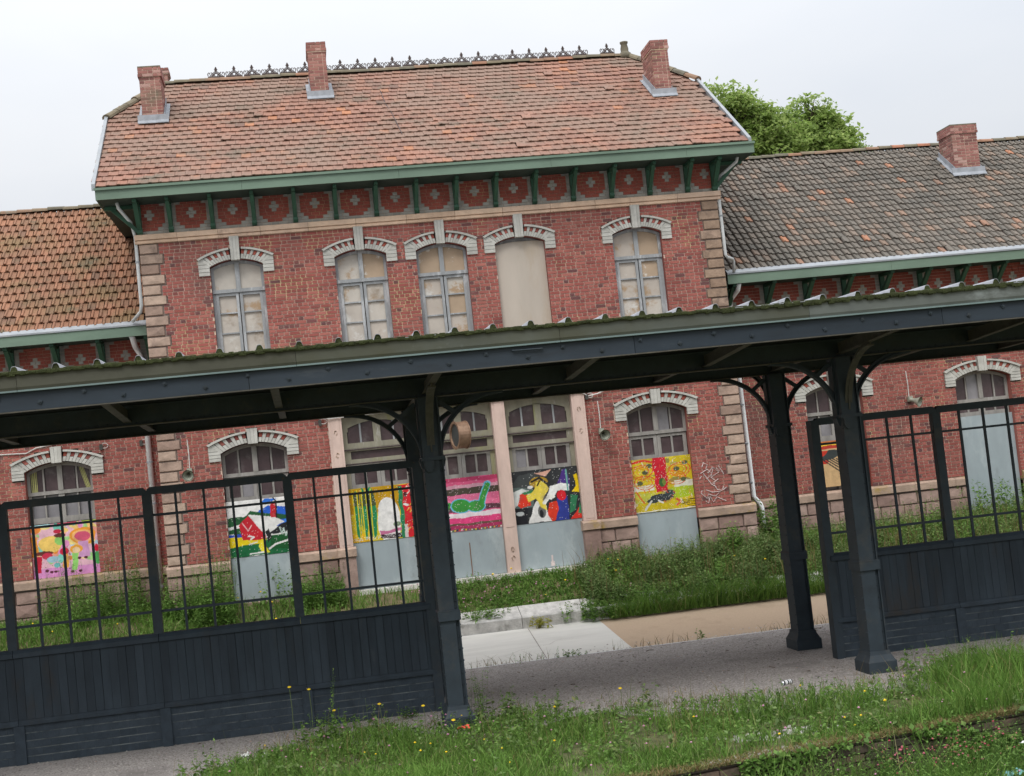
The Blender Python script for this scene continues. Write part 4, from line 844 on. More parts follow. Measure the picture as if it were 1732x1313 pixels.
# graffiti scribbles on the brick right of the yellow board
gf = MB(); rg = random.Random(5)
def scrib(pts, r=.008):
    gf.tube([(x, -.0125, z) for x, z in pts], r, 5)
def zz(x0, z0, sc, pts): scrib([(x0+a*sc, z0+b*sc) for a, b in pts])
zz(10.95, 1.30, .62, [(0, .5), (.25, .62), (.4, .45), (.2, .3), (.1, .5), (.35, .1), (.5, 0)]); zz(11.05, 1.42, .6, [(.1, .3), (.3, .5), (.5, .3), (.2, .15), (.3, .45)]); zz(10.92, 1.08, .6, [(.05, .3), (0, .2), (.2, .0), (.25, .15), (.5, .05), (.7, .2), (.4, .2), (.2, .3)])
zz(11.0, .98, .55, [(0, .1), (.1, 0), (.2, .25), (.3, .02), (.45, .2), (.8, .02)]); zz(11.3, 1.55, .5, [(0, .3), (.15, .1), (.1, .4), (.3, 0)]); zz(11.0, 1.7, .4, [(0, .1), (.1, .3), (.3, .2), (.2, .0)]); zz(11.22, 1.2, .5, [(0, .3), (.1, .1), (.3, .02), (.4, .2)])
for k in range(7): zz(10.92+.08*k, 1.5+rg.uniform(-.5, .3), .1, [(0, 0), (rg.uniform(-1, 1), rg.uniform(-1, 1))])
gf.build('graffiti', MT['chalk'], B)
# ------------------------------------------------------------------ rain pipes of the main house
MT['white_pipe'] = mat('white_rain_pipe', one((.85, .86, .86)), .4, nscale=4, namt=.1)
def pipe(parent, pts, r=.042, brk=True, m='pipe'):
    mb = MB(); mb.tube(pts, r, 10); o = mb.build('rain_pipe', MT[m], parent, smooth=True)
    if brk:
        mb = MB(); (x0, y0, z0), (x1, y1, z1) = pts[-2], pts[-1]
        for a, b in zip(pts[:-1], pts[1:]):
            if abs(a[2]-b[2]) > 1:
                z = max(a[2], b[2])-.5
                while z > min(a[2], b[2])+.2: mb.tube([(a[0], a[1], z), (a[0], a[1], z-.035)], r+.010, 10); z -= .85
        if mb.v: mb.build('pipe_collar', MT['zinc'], o)
    return o
pipe(B, [(-.30, -.40, 8.13), (-.28, -.36, 8.02), (-.10, -.04, 7.78), (-.045, .0, 7.5), (-.045, .0, 6.12), (-.08, .1, 6.0), (-.28, .36, 5.86)], .034)
pipe(B, [(12.40, -.42, 8.13), (12.38, -.38, 8.04), (12.12, .0, 7.84), (12.032, .02, 7.6), (12.032, .0, 7.5), (12.032, .0, 6.15), (12.06, 0, 6.1), (12.26, .26, 6.08), (12.30, .33, 6.03), (12.30, .38, 5.82)], .034)
# ================================================================== WINGS
YW = 1.2
def wing(side, label):
    xa, xb = (-7.5, -.0) if side < 0 else (12.0, 27.0)
    W = thing('station_wing', label, 'building wing', ((xa+xb)/2, YW, 0), 'single-storey wings of the station')
    if side < 0: ops = [('win', (-2.115, 1.32, .90, 3.07, .17))]; fb, tile = -2.825, MT['tile_moss']
    else: ops = [('win', (14.515, 1.32, .90, 3.07, .17)), ('door', (18.045, 1.33, 0, 3.07, .17)), ('win', (21.6, 1.32, .90, 3.07, .17))]; fb, tile = 13.23, MT['tile_dark']
    def cut(z):
        c = []
        for t, o in ops:
            h = arch_half(z, o)
            if o[3]-.15 < z < o[3]+.2: h = max(h, .905)
            elif o[3]+.2 <= z < o[3]+.4: h = max(h, arch_half(z, (o[0], 1.81, 2.8, o[3]+.2, .2)))
            if o[3]+.3 < z < 3.55: h = max(h, .11)
            if h > 0: c.append((o[0]-h, o[0]+h))
        return c
    e = .004
    brickwork(W, xa+e, xb-e, .905, 4.88, YW, cut, MT['brick'], MT['mortar'], nind=250, pick=(lambda c: c[0] > -3.3 and c[2] > 2.0) if side < 0 else (lambda c: 15.3 < c[0] < 19.5 and c[2] > 1.4), seed=9+side, hd=.06)
    mb = MB(); mb.box(xa+.02, xb-.02, YW+.33, 8.0, -.1, 5.5); mb.build('inner_walls', MT['mortar_dark'], W)
    plinth(W, xa, xb, YW, [(o[0]-o[1]/2, o[0]+o[1]/2) for t, o in ops if t == 'door'])
    mb = MB(); mb.prism([(YW-.06, 4.883), (YW-.12, 4.95), (YW-.12, 5.02), (YW+.05, 5.03), (YW+.05, 4.883)], xa+.01, xb-.01, axis='x'); mb.build('cornice_stone', MT['cornice'], W)
    frieze(W, xa+e, xb-e, 5.032, YW-.002, fb, .90, 8, 3, .31, .0705)
    k = -6
    while fb+.9*k < xb-.2:
        xx = fb+.9*k
        if xx > xa+.2: bracket(W, xx, YW-.01, 5.58, 5.04, .62, MT['green_dark'], .10)
        k += 1
    xc_ = -.07 if side < 0 else 12.12
    mb = MB(); mb.box(xc_-.05, xc_+.05, YW-.12, YW-.012, 5.04, 5.58); mb.box(xc_-.045, xc_+.045, YW-.70, YW-.12, 5.50, 5.578); mb.sweep([(xc_, YW-.08, 5.1), (xc_, YW-.62, 5.52)], .08, .07, (1, 0, 0)); mb.build('corner_bracket', MT['green_dark'], W)
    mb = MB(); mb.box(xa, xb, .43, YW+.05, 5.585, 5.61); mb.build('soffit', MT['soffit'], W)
    fa, fbx = (xa, -.03) if side < 0 else (12.15, xb)
    nb = max(2, int((fbx-fa)/3.1))
    for i in range(nb):
        mb = MB(); a, b = fa+(fbx-fa)*i/nb, fa+(fbx-fa)*(i+1)/nb; mb.box(a+.002, b-.002, .40, .43, 5.565, 5.765); mb.build('fascia_board', MT['green'], W)
    mb = MB(); mb.prism([(.375, 5.768), (.42, 5.768), (.51, 5.865), (.50, 5.885), (.375, 5.80)], fa, fbx, axis='x'); mb.build('zinc_gutter', MT['zinc'], W)
    sl = .80; ey, ez = .52, 5.83; ry = 4.6; rz = ez+sl*(ry-ey); slen = math.hypot(ry-ey, rz-ez)
    roof_face(W, (0, ey, ez), sl, lambda s: xa if side < 0 else 12.0, lambda s: xb-.02, slen, tile, side < 0, nind=300, seed=20+side, rh=.038 if side < 0 else .036, gap=.012 if side < 0 else .030, TL=.31 if side < 0 else .265)
    mb = MB(); mb.add([(xa, ey, ez-.014), (xb, ey, ez-.014), (xb, ry, rz-.014), (xa, ry, rz-.014)], [(0, 1, 2, 3)]); mb.add([(xa, 2*ry-ey, ez-.014), (xb, 2*ry-ey, ez-.014), (xb, ry, rz-.014), (xa, ry, rz-.014)], [(3, 2, 1, 0)]); mb.build('roof_deck', MT['deck'], W)
    halfround(W, (xa, ry, rz+.02), (xb, ry, rz+.02), .11, MT['ridge'])
    # flank seen past the gutter end: wall return is the main house, nothing else needed
    for t, o in ops:
        xc, wd, z0, zs, rise = o
        if t == 'door':
            D = arched_door(W, o, YW, 2.25, 2.22, 'RW', zk=3.54); continue
        reveal(W, o, YW, .30, MT['brick']); arch(W, xc, wd, zs, rise, zs-.15, 1.81, zs+.2, .2, 3.54, YW, kw=.22, n=9)
        D = group_part('window', W, (xc, YW+.15, z0))
        glazed_top(D, xc, wd, zs, rise, YW+.16, 2.58, MT['door_wood'], G0)
        mb = MB(); y = YW+.18; a, b = xc-wd/2+.01, xc+wd/2-.01
        for q in (a, xc-.06, b-.06, (a+xc)/2-.02, (b+xc)/2-.02): mb.box(q, q+(.06 if q in (a, xc-.06, b-.06) else .03)+(.06 if q == xc-.06 else 0), y, y+.06, .92, 2.575)
        mb.box(a+.06, b-.06, y+.002, y+.055, 2.0, 2.12); mb.build('casement', MT['door_wood'], D)
        mb = MB(); mb.box(a, b, y+.065, y+.075, .92, 2.57); mb.build('pane', MT['glass_grey'], D)
        mb = MB(); mb.prism(archpoly(xc, xc-wd/2, xc+wd/2, .9, wd, zs, rise), YW+.27, YW+.29); mb.build('backing', MT['horn_in'], D)
        mb = MB(); mb.box(xc-wd/2, xc+wd/2, YW+.0, YW+.28, .88, .903); mb.build('sill', MT['cap'], D)
        if side < 0:
            for q0, q1, t0 in ((xc-wd/2+.08, xc-wd/2+.20, xc-wd/2+.20), (xc+wd/2-.16, xc+wd/2-.07, xc+wd/2-.28)):
                mb = MB(); n = 6
                for i_ in range(n):
                    u0, u1 = q0+(q1-q0)*i_/n, q0+(q1-q0)*(i_+1)/n; w0 = t0+(u0-q0)*1.0 if t0 < q0 else u0; w1 = t0+(u1-q0)*1.0 if t0 < q0 else u1
                    mb.add([(u0, YW+.196+.006*(i_ % 2), 2.65), (u1, YW+.196+.006*((i_+1) % 2), 2.65), (w1, YW+.196+.006*((i_+1) % 2), 3.10), (w0, YW+.196+.006*(i_ % 2), 3.10)], [(0, 1, 2, 3)])
                mb.build('curtain', MT['curtain'], D)
    return W
WL = wing(-1, 'low left brick wing with a mossy orange tiled roof'); WR = wing(1, 'long low right brick wing with a dark brown tiled roof')
chimney(WR, 19.07, 19.73, 3.25, 3.95, 8.06, 9.29, slope=.8)
mb = MB(); mb.tube([(-3.62, 3.9, 8.5), (-3.60, 3.75, 8.75)], .09, 8); mb.build('vent_pipe', MT['zinc'], WL)
pipe(WL, [(-.34, .50, 5.58), (-.34, .9, 5.42), (-.275, 1.1, 5.25), (-.275, 1.1, .02)], .058, m='white_pipe'); pipe(WR, [(12.42, .50, 5.57), (12.42, .62, 5.45), (12.36, 1.02, 5.3), (12.36, 1.1, 5.2), (12.40, 1.1, .98), (12.50, 1.02, .80), (12.52, 1.0, .72), (12.52, 1.0, .2)], .052, m='white_pipe')
# wing murals
p = Paint((240, 190, 205)); r_ = np.random.default_rng(12); pal = [(250, 205, 120), (130, 210, 190), (245, 170, 150), (235, 150, 200), (170, 220, 140), (250, 225, 140), (190, 220, 235), (240, 140, 60)]
for k in range(70): p.ell(r_.random(), .3+.7*r_.random(), r_.uniform(.03, .10), r_.uniform(.03, .09), pal[k % 8])
p.rect(-.1, -.1, 1.1, .17, (224, 150, 206)); p.poly([(0, .4), (0, .78), (.09, .76), (.1, .42)], (232, 150, 40)); p.ell(.28, .62, .17, .16, (248, 208, 110))
p.poly([(.02, .1), (.02, .42), (.14, .4), (.12, .1)], (200, 30, 60)); p.ell(.17, .46, .14, .04, (110, 50, 40)); p.ell(.22, .40, .08, .06, (214, 50, 80)); p.ell(.30, .33, .10, .06, (170, 205, 220)); p.ell(.42, .92, .08, .10, (120, 200, 180)); p.ell(.40, .85, .06, .04, (205, 40, 70)); p.ell(.43, .68, .08, .09, (150, 210, 110)); p.ell(.43, .77, .09, .04, (110, 50, 44)); p.ell(.48, .46, .07, .07, (206, 34, 66))
p.ell(.78, .72, .20, .16, (244, 160, 50)); p.ell(.78, .72, .16, .12, (250, 190, 120)); p.ell(.78, .72, .12, .09, (220, 90, 120)); p.rect(.70, .32, .86, .62, (216, 160, 205)); p.poly([(.58, .10), (.60, .42), (.70, .44), (.66, .10)], (160, 225, 120)); p.ell(.66, .48, .10, .08, (244, 170, 60)); p.ell(.66, .46, .06, .06, (248, 215, 170)); p.poly([(.45, .16), (.46, .40), (.54, .40), (.54, .16)], (240, 170, 60)); p.ell(.97, .46, .03, .08, (210, 30, 60)); p.ell(.97, .28, .05, .12, (80, 170, 90)); p.ell(.36, .22, .05, .05, (120, 200, 200))
for q in ((.27, .1), (.33, .1), (.58, .07), (.70, .07), (.70, .31), (.80, .31), (.2, .13)): p.ell(q[0], q[1], .03, .025, (90, 30, 50))
p.rect(-.1, .965, .3, 1.1, (190, 235, 240)); p.rect(.4, .965, .7, 1.1, (220, 80, 110)); p.rect(.78, .965, 1.1, 1.1, (190, 215, 90)); p.build(-2.77, -1.462, YW+.08, .905, 1.985, 'pastel pink and yellow painted board crowded with small cartoonish figures')
p = Paint((212, 176, 128)); p.rect(0, .90, 1, 1, (206, 120, 66)); p.rect(0, .83, 1, .9, (190, 62, 48)); p.rect(0, .9, 1, .93, (246, 200, 60)); p.rect(0, .5, .3, .8, (210, 60, 40)); p.poly([(.12, .55), (.3, .80), (.75, .78), (.4, .62)], (60, 66, 66)); p.rect(.84, 0, 1, .8, (206, 50, 50)); p.ell(.9, .66, .08, .14, (226, 206, 30))
for k in range(5): p.line([(.2+.06*k, .6), (.5+.08*k, .3)], .012, (50, 50, 50))
p.build(13.865, 15.165, YW+.08, .99, 2.0, 'orange and tan painted board with black strokes behind the iron columns')
# ------------------------------------------------------------------ cables, horns, clock
CB = thing('wall_cable', 'white electric cable strung along the brick facade above the arches', 'cable', (6, -.05, 3.5))
for pts in ([(-7, YW-.03, 3.66), (-2.7, YW-.03, 3.46), (-2.5, YW-.03, 3.55), (-1.2, YW-.03, 3.70), (-.45, YW-.04, 3.72), (-.25, YW-.05, 3.66), (.05, -.05, 3.60), (.5, -.05, 3.66), (3.2, -.05, 3.56), (3.4, -.14, 3.5), (5, -.13, 3.53), (8.6, -.13, 3.53), (8.75, -.06, 3.45), (8.95, -.06, 3.48), (9.2, -.05, 3.56), (12.0, -.05, 3.6), (12.3, YW-.04, 3.60), (16.2, YW-.04, 3.60), (27, YW-.04, 3.7)],):
    mb = MB(); mb.tube(pts, .014, 6); mb.build('cable_run', MT['cable'], CB)
for xx, yy in ((3.30, -.06), (8.78, -.06), (-.35, YW-.05), (-1.15, YW-.05)):
    mb = MB(); mb.tube([(xx+.07*math.cos(t), yy, 3.46+.05*math.sin(t)) for t in np.linspace(0, 6.28, 14)], .008, 5); mb.build('cable_loop', MT['cable'], CB)
    mb = MB(); mb.box(xx-.10, xx-.04, yy-.03, yy+.03, 3.38, 3.5); mb.build('junction_box', MT['horn_in'], CB)
def horn(x, y, z, yaw, lab):
    H = thing('horn_loudspeaker', lab, 'loudspeaker', (x, y, z), 'horn loudspeakers on the facade')
    mb = MB(); mb.tube([(x, y+.13, z+.75), (x+.01, y+.12, z+.45), (x, y+.12, z+.16)], .011, 6); mb.build('conduit', MT['cable'], H)
    mb = MB(); mb.box(x-.05, x+.05, y+.02, y+.14, z+.06, z+.18); mb.build('mount', MT['horn'], H)
    d = Vector((math.sin(yaw), -math.cos(yaw), -.35)).normalized(); c = Vector((x, y+.02, z+.10))
    mb = MB(); mb.tube([c+d*t for t in (-.02, .03, .08, .14, .20, .215)], [.045, .045, .05, .075, .112, .116], 14, cap=False); mb.build('bell', MT['horn'], H, smooth=True)
    mb = MB(); mb.tube([c+d*t for t in (.200, .15, .09)], [.098, .062, .03], 14, cap=False); mb.build('throat', MT['horn'], H, smooth=True)
horn(.60, -.14, 2.62, -.1, 'grey horn loudspeaker hanging left of the barn painting doorway'); horn(8.94, -.14, 2.58, .1, 'grey horn loudspeaker hanging left of the yellow painting doorway'); horn(16.25, YW-.14, 2.62, .7, 'grey horn loudspeaker on the right wing between window and door')
CK = thing('station_clock', 'double-faced drum clock in a brown case jutting from the central doorway', 'clock', (5.98, -.45, 2.62))
def crot(v, a=.26):
    x, y = v[0]-5.98, v[1]+.45; return (5.98+x*math.cos(a)-y*math.sin(a), -.45+x*math.sin(a)+y*math.cos(a), v[2])
def drum(mb, x0, x1, r0, r1, n=28, inner=None):
    c = Vector((0, -.45, 2.90)); prof = [(x0, r0), (x1, r1)]
    for (xa, ra), (xb_, rb) in zip(prof[:-1], prof[1:]):
        vs = []; fs = []
        for k in range(n):
            a = 2*math.pi*k/n
            vs += [(xa, c.y+ra*math.cos(a), c.z+ra*math.sin(a)), (xb_, c.y+rb*math.cos(a), c.z+rb*math.sin(a))]
        for k in range(n): fs.append((2*k, 2*k+1, (2*k+3) % (2*n), (2*k+2) % (2*n)))
        mb.add(vs, fs)
mb = MB()
for xa, xb_, ra, rb in ((5.875, 6.085, .27, .27), (5.855, 5.875, .285, .285), (6.085, 6.105, .285, .285), (5.855, 5.855, .285, .235), (6.105, 6.105, .235, .285), (5.875, 5.875, .27, .285), (6.085, 6.085, .285, .27), (5.855, 5.885, .235, .23), (6.105, 6.075, .235, .23)): drum(mb, xa, xb_, ra, rb)
mb.v = [crot(v) for v in mb.v]; mb.build('case', MT['copper'], CK)
for xx in (5.885, 6.075):
    mb = MB(); n = 28; mb.add([(xx, -.45+.234*math.cos(2*math.pi*k/n), 2.90+.234*math.sin(2*math.pi*k/n)) for k in range(n)], [tuple(range(n))]); mb.v = [crot(v) for v in mb.v]; mb.build('dial', MT['clockface'], CK)
mb = MB(); mb.tube([(5.98, -.2, 2.98), (5.98, .12, 2.98)], .03, 8); mb.box(5.9, 6.06, .06, .10, 2.85, 3.1); mb.build('bracket', MT['iron'], CK)
# ================================================================== CANOPY
YN, YF, YC = -9.95, -7.12, -8.535
YE, YB = -12.10, -4.97
CA0, CA1 = -6.4, 18.4
CN = thing('platform_canopy', 'long blue-black iron platform canopy on riveted column pairs with a corrugated mossy roof', 'canopy', (4.5, YC, ZP))
RX = [4.54+1.92*k for k in range(-5, 8)]
CXS = [-3.14, 4.54, 10.30, 16.06]
def rivets(mb, pts, r=.011, ax='y', s=-1):
    for p in pts:
        n = 6; x, y, z = p; h = r*.9
        def q(a, rr, d):
            c_, s_ = math.cos(a)*rr, math.sin(a)*rr
            return (x+c_, y+s*d, z+s_) if ax == 'y' else (x+s*d, y+c_, z+s_)
        vs = [q(2*math.pi*k/n, r, 0) for k in range(n)]+[q(2*math.pi*k/n, r*.6, h) for k in range(n)]
        fs = [(k, (k+1) % n, n+(k+1) % n, n+k) for k in range(n)]+[tuple(range(n, 2*n))]
        mb.add(vs, fs)
def column(xc, yc):
    c = group_part('column', CN, (xc, yc, ZP)); st = MT['steel']
    wb, db = .20, .255
    mb = MB()
    mb.box(xc-wb, xc+wb, yc-db, yc+db, ZP-.05, -.99)
    for a0, a1, z0, z1 in ((.0, .018, -.99, -.965), (.018, .05, -.965, -.90), (.05, .058, -.90, -.85)):
        A = [(xc-wb+a0, yc-db+a0), (xc+wb-a0, yc-db+a0), (xc+wb-a0, yc+db-a0), (xc-wb+a0, yc+db-a0)]; B_ = [(xc-wb+a1, yc-db+a1), (xc+wb-a1, yc-db+a1), (xc+wb-a1, yc+db-a1), (xc-wb+a1, yc+db-a1)]
        mb.add([(x, y, z0) for x, y in A]+[(x, y, z1) for x, y in B_], [(i, (i+1) % 4, 4+(i+1) % 4, 4+i) for i in range(4)]+[(4, 5, 6, 7)])
    mb.build('base', st, c)
    mb = MB(); z0, z1 = -.85, 3.17
    mb.box(xc-.128, xc+.075, yc-.17, yc+.17, z0, z1); mb.box(xc+.075, xc+.115, yc-.135, yc+.135, z0, z1); mb.box(xc+.115, xc+.131, yc-.178, yc+.178, z0, z1)
    mb.build('shaft', st, c)
    mb = MB(); zz = np.arange(-.75, 2.3, .155)
    rivets(mb, [(xc+.096, yc-.135, z) for z in zz], .014); rivets(mb, [(xc-.128, yc-.14, z) for z in zz], .013, 'x'); rivets(mb, [(xc-.128, yc+.14, z) for z in zz], .013, 'x'); rivets(mb, [(xc+.131, yc-.14, z) for z in zz], .013, 'x', 1)
    mb.build('rivets', st, c, kind='stuff')
    mb = MB(); mb.box(xc-.145, xc+.146, yc-.205, yc+.205, .245, .36); mb.prism([(-.15, .362), (.15, .362), (.135, .38), (-.135, .38)], yc-.20, yc+.20); V = mb.v
    mb.v = V[:8]+[(v[0]+xc, v[1], v[2]) for v in V[8:]]; mb.build('collar', st, c)
    mb = MB(); mb.box(xc-.155, xc+.155, yc-.20, yc+.20, 2.335, 2.385); mb.tube([(xc-.085, yc-.165, 2.33), (xc-.085, yc-.165, 2.20)], [.001, .001], 4)
    N = 8; pr = [(xc-.06+.062*math.cos(math.pi+math.pi*k/N), 2.27+.085*math.sin(math.pi+math.pi*k/N)) for k in range(N+1)]+[(xc+.002, 2.336), (xc-.122, 2.336)]
    mb.prism(pr, yc-.215, yc-.165); mb.build('capital', st, c)
    for sx_ in (-1, 1):
        ar = [(xc+sx_*(1.02-.89*math.cos(t)), yc, 2.36+.80*math.sin(t)) for t in np.linspace(0, math.pi/2, 13)]
        mb = MB(); mb.sweep(ar, .11, .022, (0, 1, 0)); mb.sweep([(p[0]-sx_*.02*math.cos(t_), p[1], p[2]+.02*math.sin(t_)) for p, t_ in zip(ar, np.linspace(0, math.pi/2, 13))], .03, .07, (0, 1, 0))
        m_ = ar[6]; mb.sweep([m_, (xc+sx_*.16, yc, 3.10)], .04, .06, (0, 1, 0)); mb.box(*sorted((xc+sx_*.10, xc+sx_*.15)), yc-.05, yc+.05, 2.25, 3.17)
        mb.prism([(xc+sx_*.12, 2.36), (xc+sx_*.165, 2.37), (xc+sx_*.175, 2.34), (xc+sx_*.15, 2.25), (xc+sx_*.12, 2.22)], yc-.07, yc+.07)
        mb.build('arched_bracket', st, c)
    sy = -1 if yc < YC else 1
    ar = [(xc-.01, yc+sy*(.15+1.05*(1-math.cos(t))), 2.42+.82*math.sin(t)) for t in np.linspace(0, math.pi/2*.96, 12)]
    mb = MB(); mb.sweep(ar, .10, .018, (1, 0, 0)); mb.sweep([(p[0], p[1], p[2]+.03) for p in ar], .02, .07, (1, 0, 0)); mb.build('cantilever_bracket', MT['rafter'], c)
for xc in CXS:
    for yc in (YN, YF): column(xc, yc)
for yc in (YN, YF):
    b_ = group_part('girder', CN, (6, yc, 3.17)); mb = MB(); mb.box(CA0, CA1, yc-.012, yc+.012, 3.183, 3.42); mb.box(CA0, CA1, yc-.06, yc+.06, 3.42, 3.435); mb.build('web', MT['steel'], b_)
    mb = MB(); mb.box(CA0, CA1, yc-.06, yc+.06, 3.168, 3.182); mb.build('flange', MT['rafter'], b_)
    mb = MB(); rivets(mb, [(x, yc-.012, 3.21) for x in np.arange(CA0, CA1, .12)], .012); mb.build('rivets', MT['steel'], b_, kind='stuff')
for xr in RX:
    r_ = group_part('rafter', CN, (xr, YC, 3.22)); pts = [(xr, YE+.02, 3.35), (xr, YN, 3.225), (xr, YC, 3.27), (xr, YF, 3.225), (xr, YB-.02, 3.35)]
    for i, (p, q) in enumerate(zip(pts[:-1], pts[1:])):
        mb = MB(); mb.sweep([p, q], .10, .014, (1, 0, 0)); mb.build('flange', MT['rafter'], r_)
        mb = MB(); mb.sweep([(p[0], p[1], p[2]+.08), (q[0], q[1], q[2]+.08)], .016, .14, (1, 0, 0)); mb.build('web', MT['rafter'], r_)
# dark boards added above the rafters so the pale sheets' underside looks shaded
for i, (ya, za, yb_, zb_) in enumerate(((YE+.03, 3.52, YN, 3.44), (YN, 3.44, YC, 3.46), (YC, 3.46, YF, 3.44), (YF, 3.44, YB-.03, 3.52))):
    n = max(3, int(round(abs(yb_-ya)/.24)))
    for k in range(n):
        y0, y1 = ya+(yb_-ya)*k/n, ya+(yb_-ya)*(k+1)/n; z0, z1 = za+(zb_-za)*k/n, za+(zb_-za)*(k+1)/n
        mb = MB(); mb.prism([(y0+.004, z0), (y1-.004, z1), (y1-.004, z1+.022), (y0+.004, z0+.022)], CA0, CA1, axis='x'); mb.build('shade_board', MT['under'], CN)
# fascia planks, bolts, gutter, roof sheets
fxs = [-6.4, -1.55, 2.345, 6.9, 10.82, 14.6, 18.4]
for y_, s_ in ((YE, -1), (YB, 1)):
    for a, b in zip(fxs[:-1], fxs[1:]):
        mb = MB(); mb.box(a+.003, b-.003, y_-.02, y_+.02, 3.337+random.uniform(-.002, .002), 3.546); mb.build('fascia_board', MT['fascia_wood'], CN)
    mb = MB(); mb.box(CA0, CA1, y_-.03, y_+.05, 3.322, 3.335); mb.build('drip_strip', MT['rafter'], CN)
nut = MB(); nut.box(-.021, .021, -.016, 0, -.021, .021); nut.box(-.008, .008, -.028, -.016, -.008, .008); nut = meshof(nut, 'bolt', MT['steel'])
for k in range(-13, 40):
    x = .02+.4635*k; inst('bolt', nut, (x+random.uniform(-.03, .03), YE-.02, (3.495 if k % 2 else 3.415)+random.uniform(-.008, .008)), CN, (0, random.random()*1.5, 0))
mb = MB(); mb.tube([(5.42, YE-.02, 3.505), (5.42, YE-.05, 3.50), (5.78, YE-.05, 3.495), (5.78, YE-.02, 3.50)], .009, 6); mb.build('iron_staple', MT['steel'], CN)
for y_, s_ in ((YE, -1), (YB, 1)):
    for a in np.arange(CA0, CA1-.1, 3.1):
        b = min(a+3.1, CA1); pr = [(y_+s_*.02, 3.552), (y_+s_*.045, 3.552), (y_+s_*.065, 3.60), (y_+s_*.07, 3.745), (y_+s_*.055, 3.748), (y_-s_*.02, 3.70)]
        if s_ > 0: pr = pr[::-1]
        mb = MB(); mb.prism(pr, a+.002, b-.002, axis='x'); mb.build('gutter', MT['gutter_mossy' if a < 2 else 'gutter' if a < 8 else 'gutter_pale'], CN)
        pr = [(y_+s_*.03, 3.5475), (y_+s_*.068, 3.5475), (y_+s_*.07, 3.566), (y_+s_*.05, 3.568)]
        if s_ > 0: pr = pr[::-1]
        mb = MB(); mb.prism(pr, a+.002, b-.002, axis='x'); mb.build('gutter_lip', MT['gutter_lip'], CN)
RS, R0 = .4521, -.212
prof = [(-.055, 0), (-.045, .012), (-.030, .052), (-.020, .066), (.0, .070), (.020, .066), (.030, .052), (.045, .012), (.055, 0)]
k0 = int((CA0-R0)/RS)
def zroof(y): return 3.768+.012*(min(y-YE, YB-y))
for k in range(k0, int((CA1-R0)/RS)-1, 2):
    pts = []
    for j in (k, k+1): pts += [(R0+RS*j+dx, dz) for dx, dz in prof]
    pts = [(R0+RS*(k-.5), 0)]+pts+[(R0+RS*(k+1.5), 0)]; n = len(pts); mb = MB(); e = random.uniform(-.012, .012)
    ys = [YE-.09+e, YC, YB+.09]; vs = []; fs = []
    for y in ys: vs += [(x, y, zroof(y)+dz) for x, dz in pts]
    for a in range(2): fs += [(a*n+i, a*n+i+1, (a+1)*n+i+1, (a+1)*n+i) for i in range(n-1)]
    m0 = len(vs)
    for y in ys: vs += [(x, y, zroof(y)+dz-.006) for x, dz in pts]
    for a in range(2): fs += [(m0+(a+1)*n+i, m0+(a+1)*n+i+1, m0+a*n+i+1, m0+a*n+i) for i in range(n-1)]
    fs += [(i, m0+i, m0+i+1, i+1) for i in range(n-1)]
    mb.add(vs, fs); mb.build('roof_sheet', MT['roofsheet'], CN)
# moss growing along the front edge and in the rib ends
mb = MB(); rm = random.Random(3); x = CA0
while x < CA1:
    L_ = rm.uniform(.03, .09); kx = (x-R0)/RS; dr = abs(kx-round(kx))*RS; rib = max(0, 1-dr/.05)
    ztop = 3.770+rm.uniform(0, .012); zlo = 3.742-rm.uniform(.0, .018)*(1.8 if x > 8 else 1); d = rm.uniform(.0, .012)
    N = 6; c0 = ((zlo+ztop)/2); hh = (ztop-zlo)/2
    mb.prism([(YE-.085-d*math.sin(math.pi*i/N)-.012, c0-hh*math.cos(math.pi*i/N)) for i in range(N+1)]+[(YE+.05+.2*rm.random(), ztop-.004), (YE-.02, zlo)], x-.01, x+L_, axis='x'); x += L_*.8
mb.build('moss', MT['moss'], CN, kind='stuff')
for k in range(k0, int((CA1-R0)/RS)):
    x = R0+RS*k; mb = MB(); mb.prism([(x+dx*.93, 3.766+dz*.95) for dx, dz in prof], YE-.084, YE-.03); mb.build('rib_end', MT['moss'], CN)
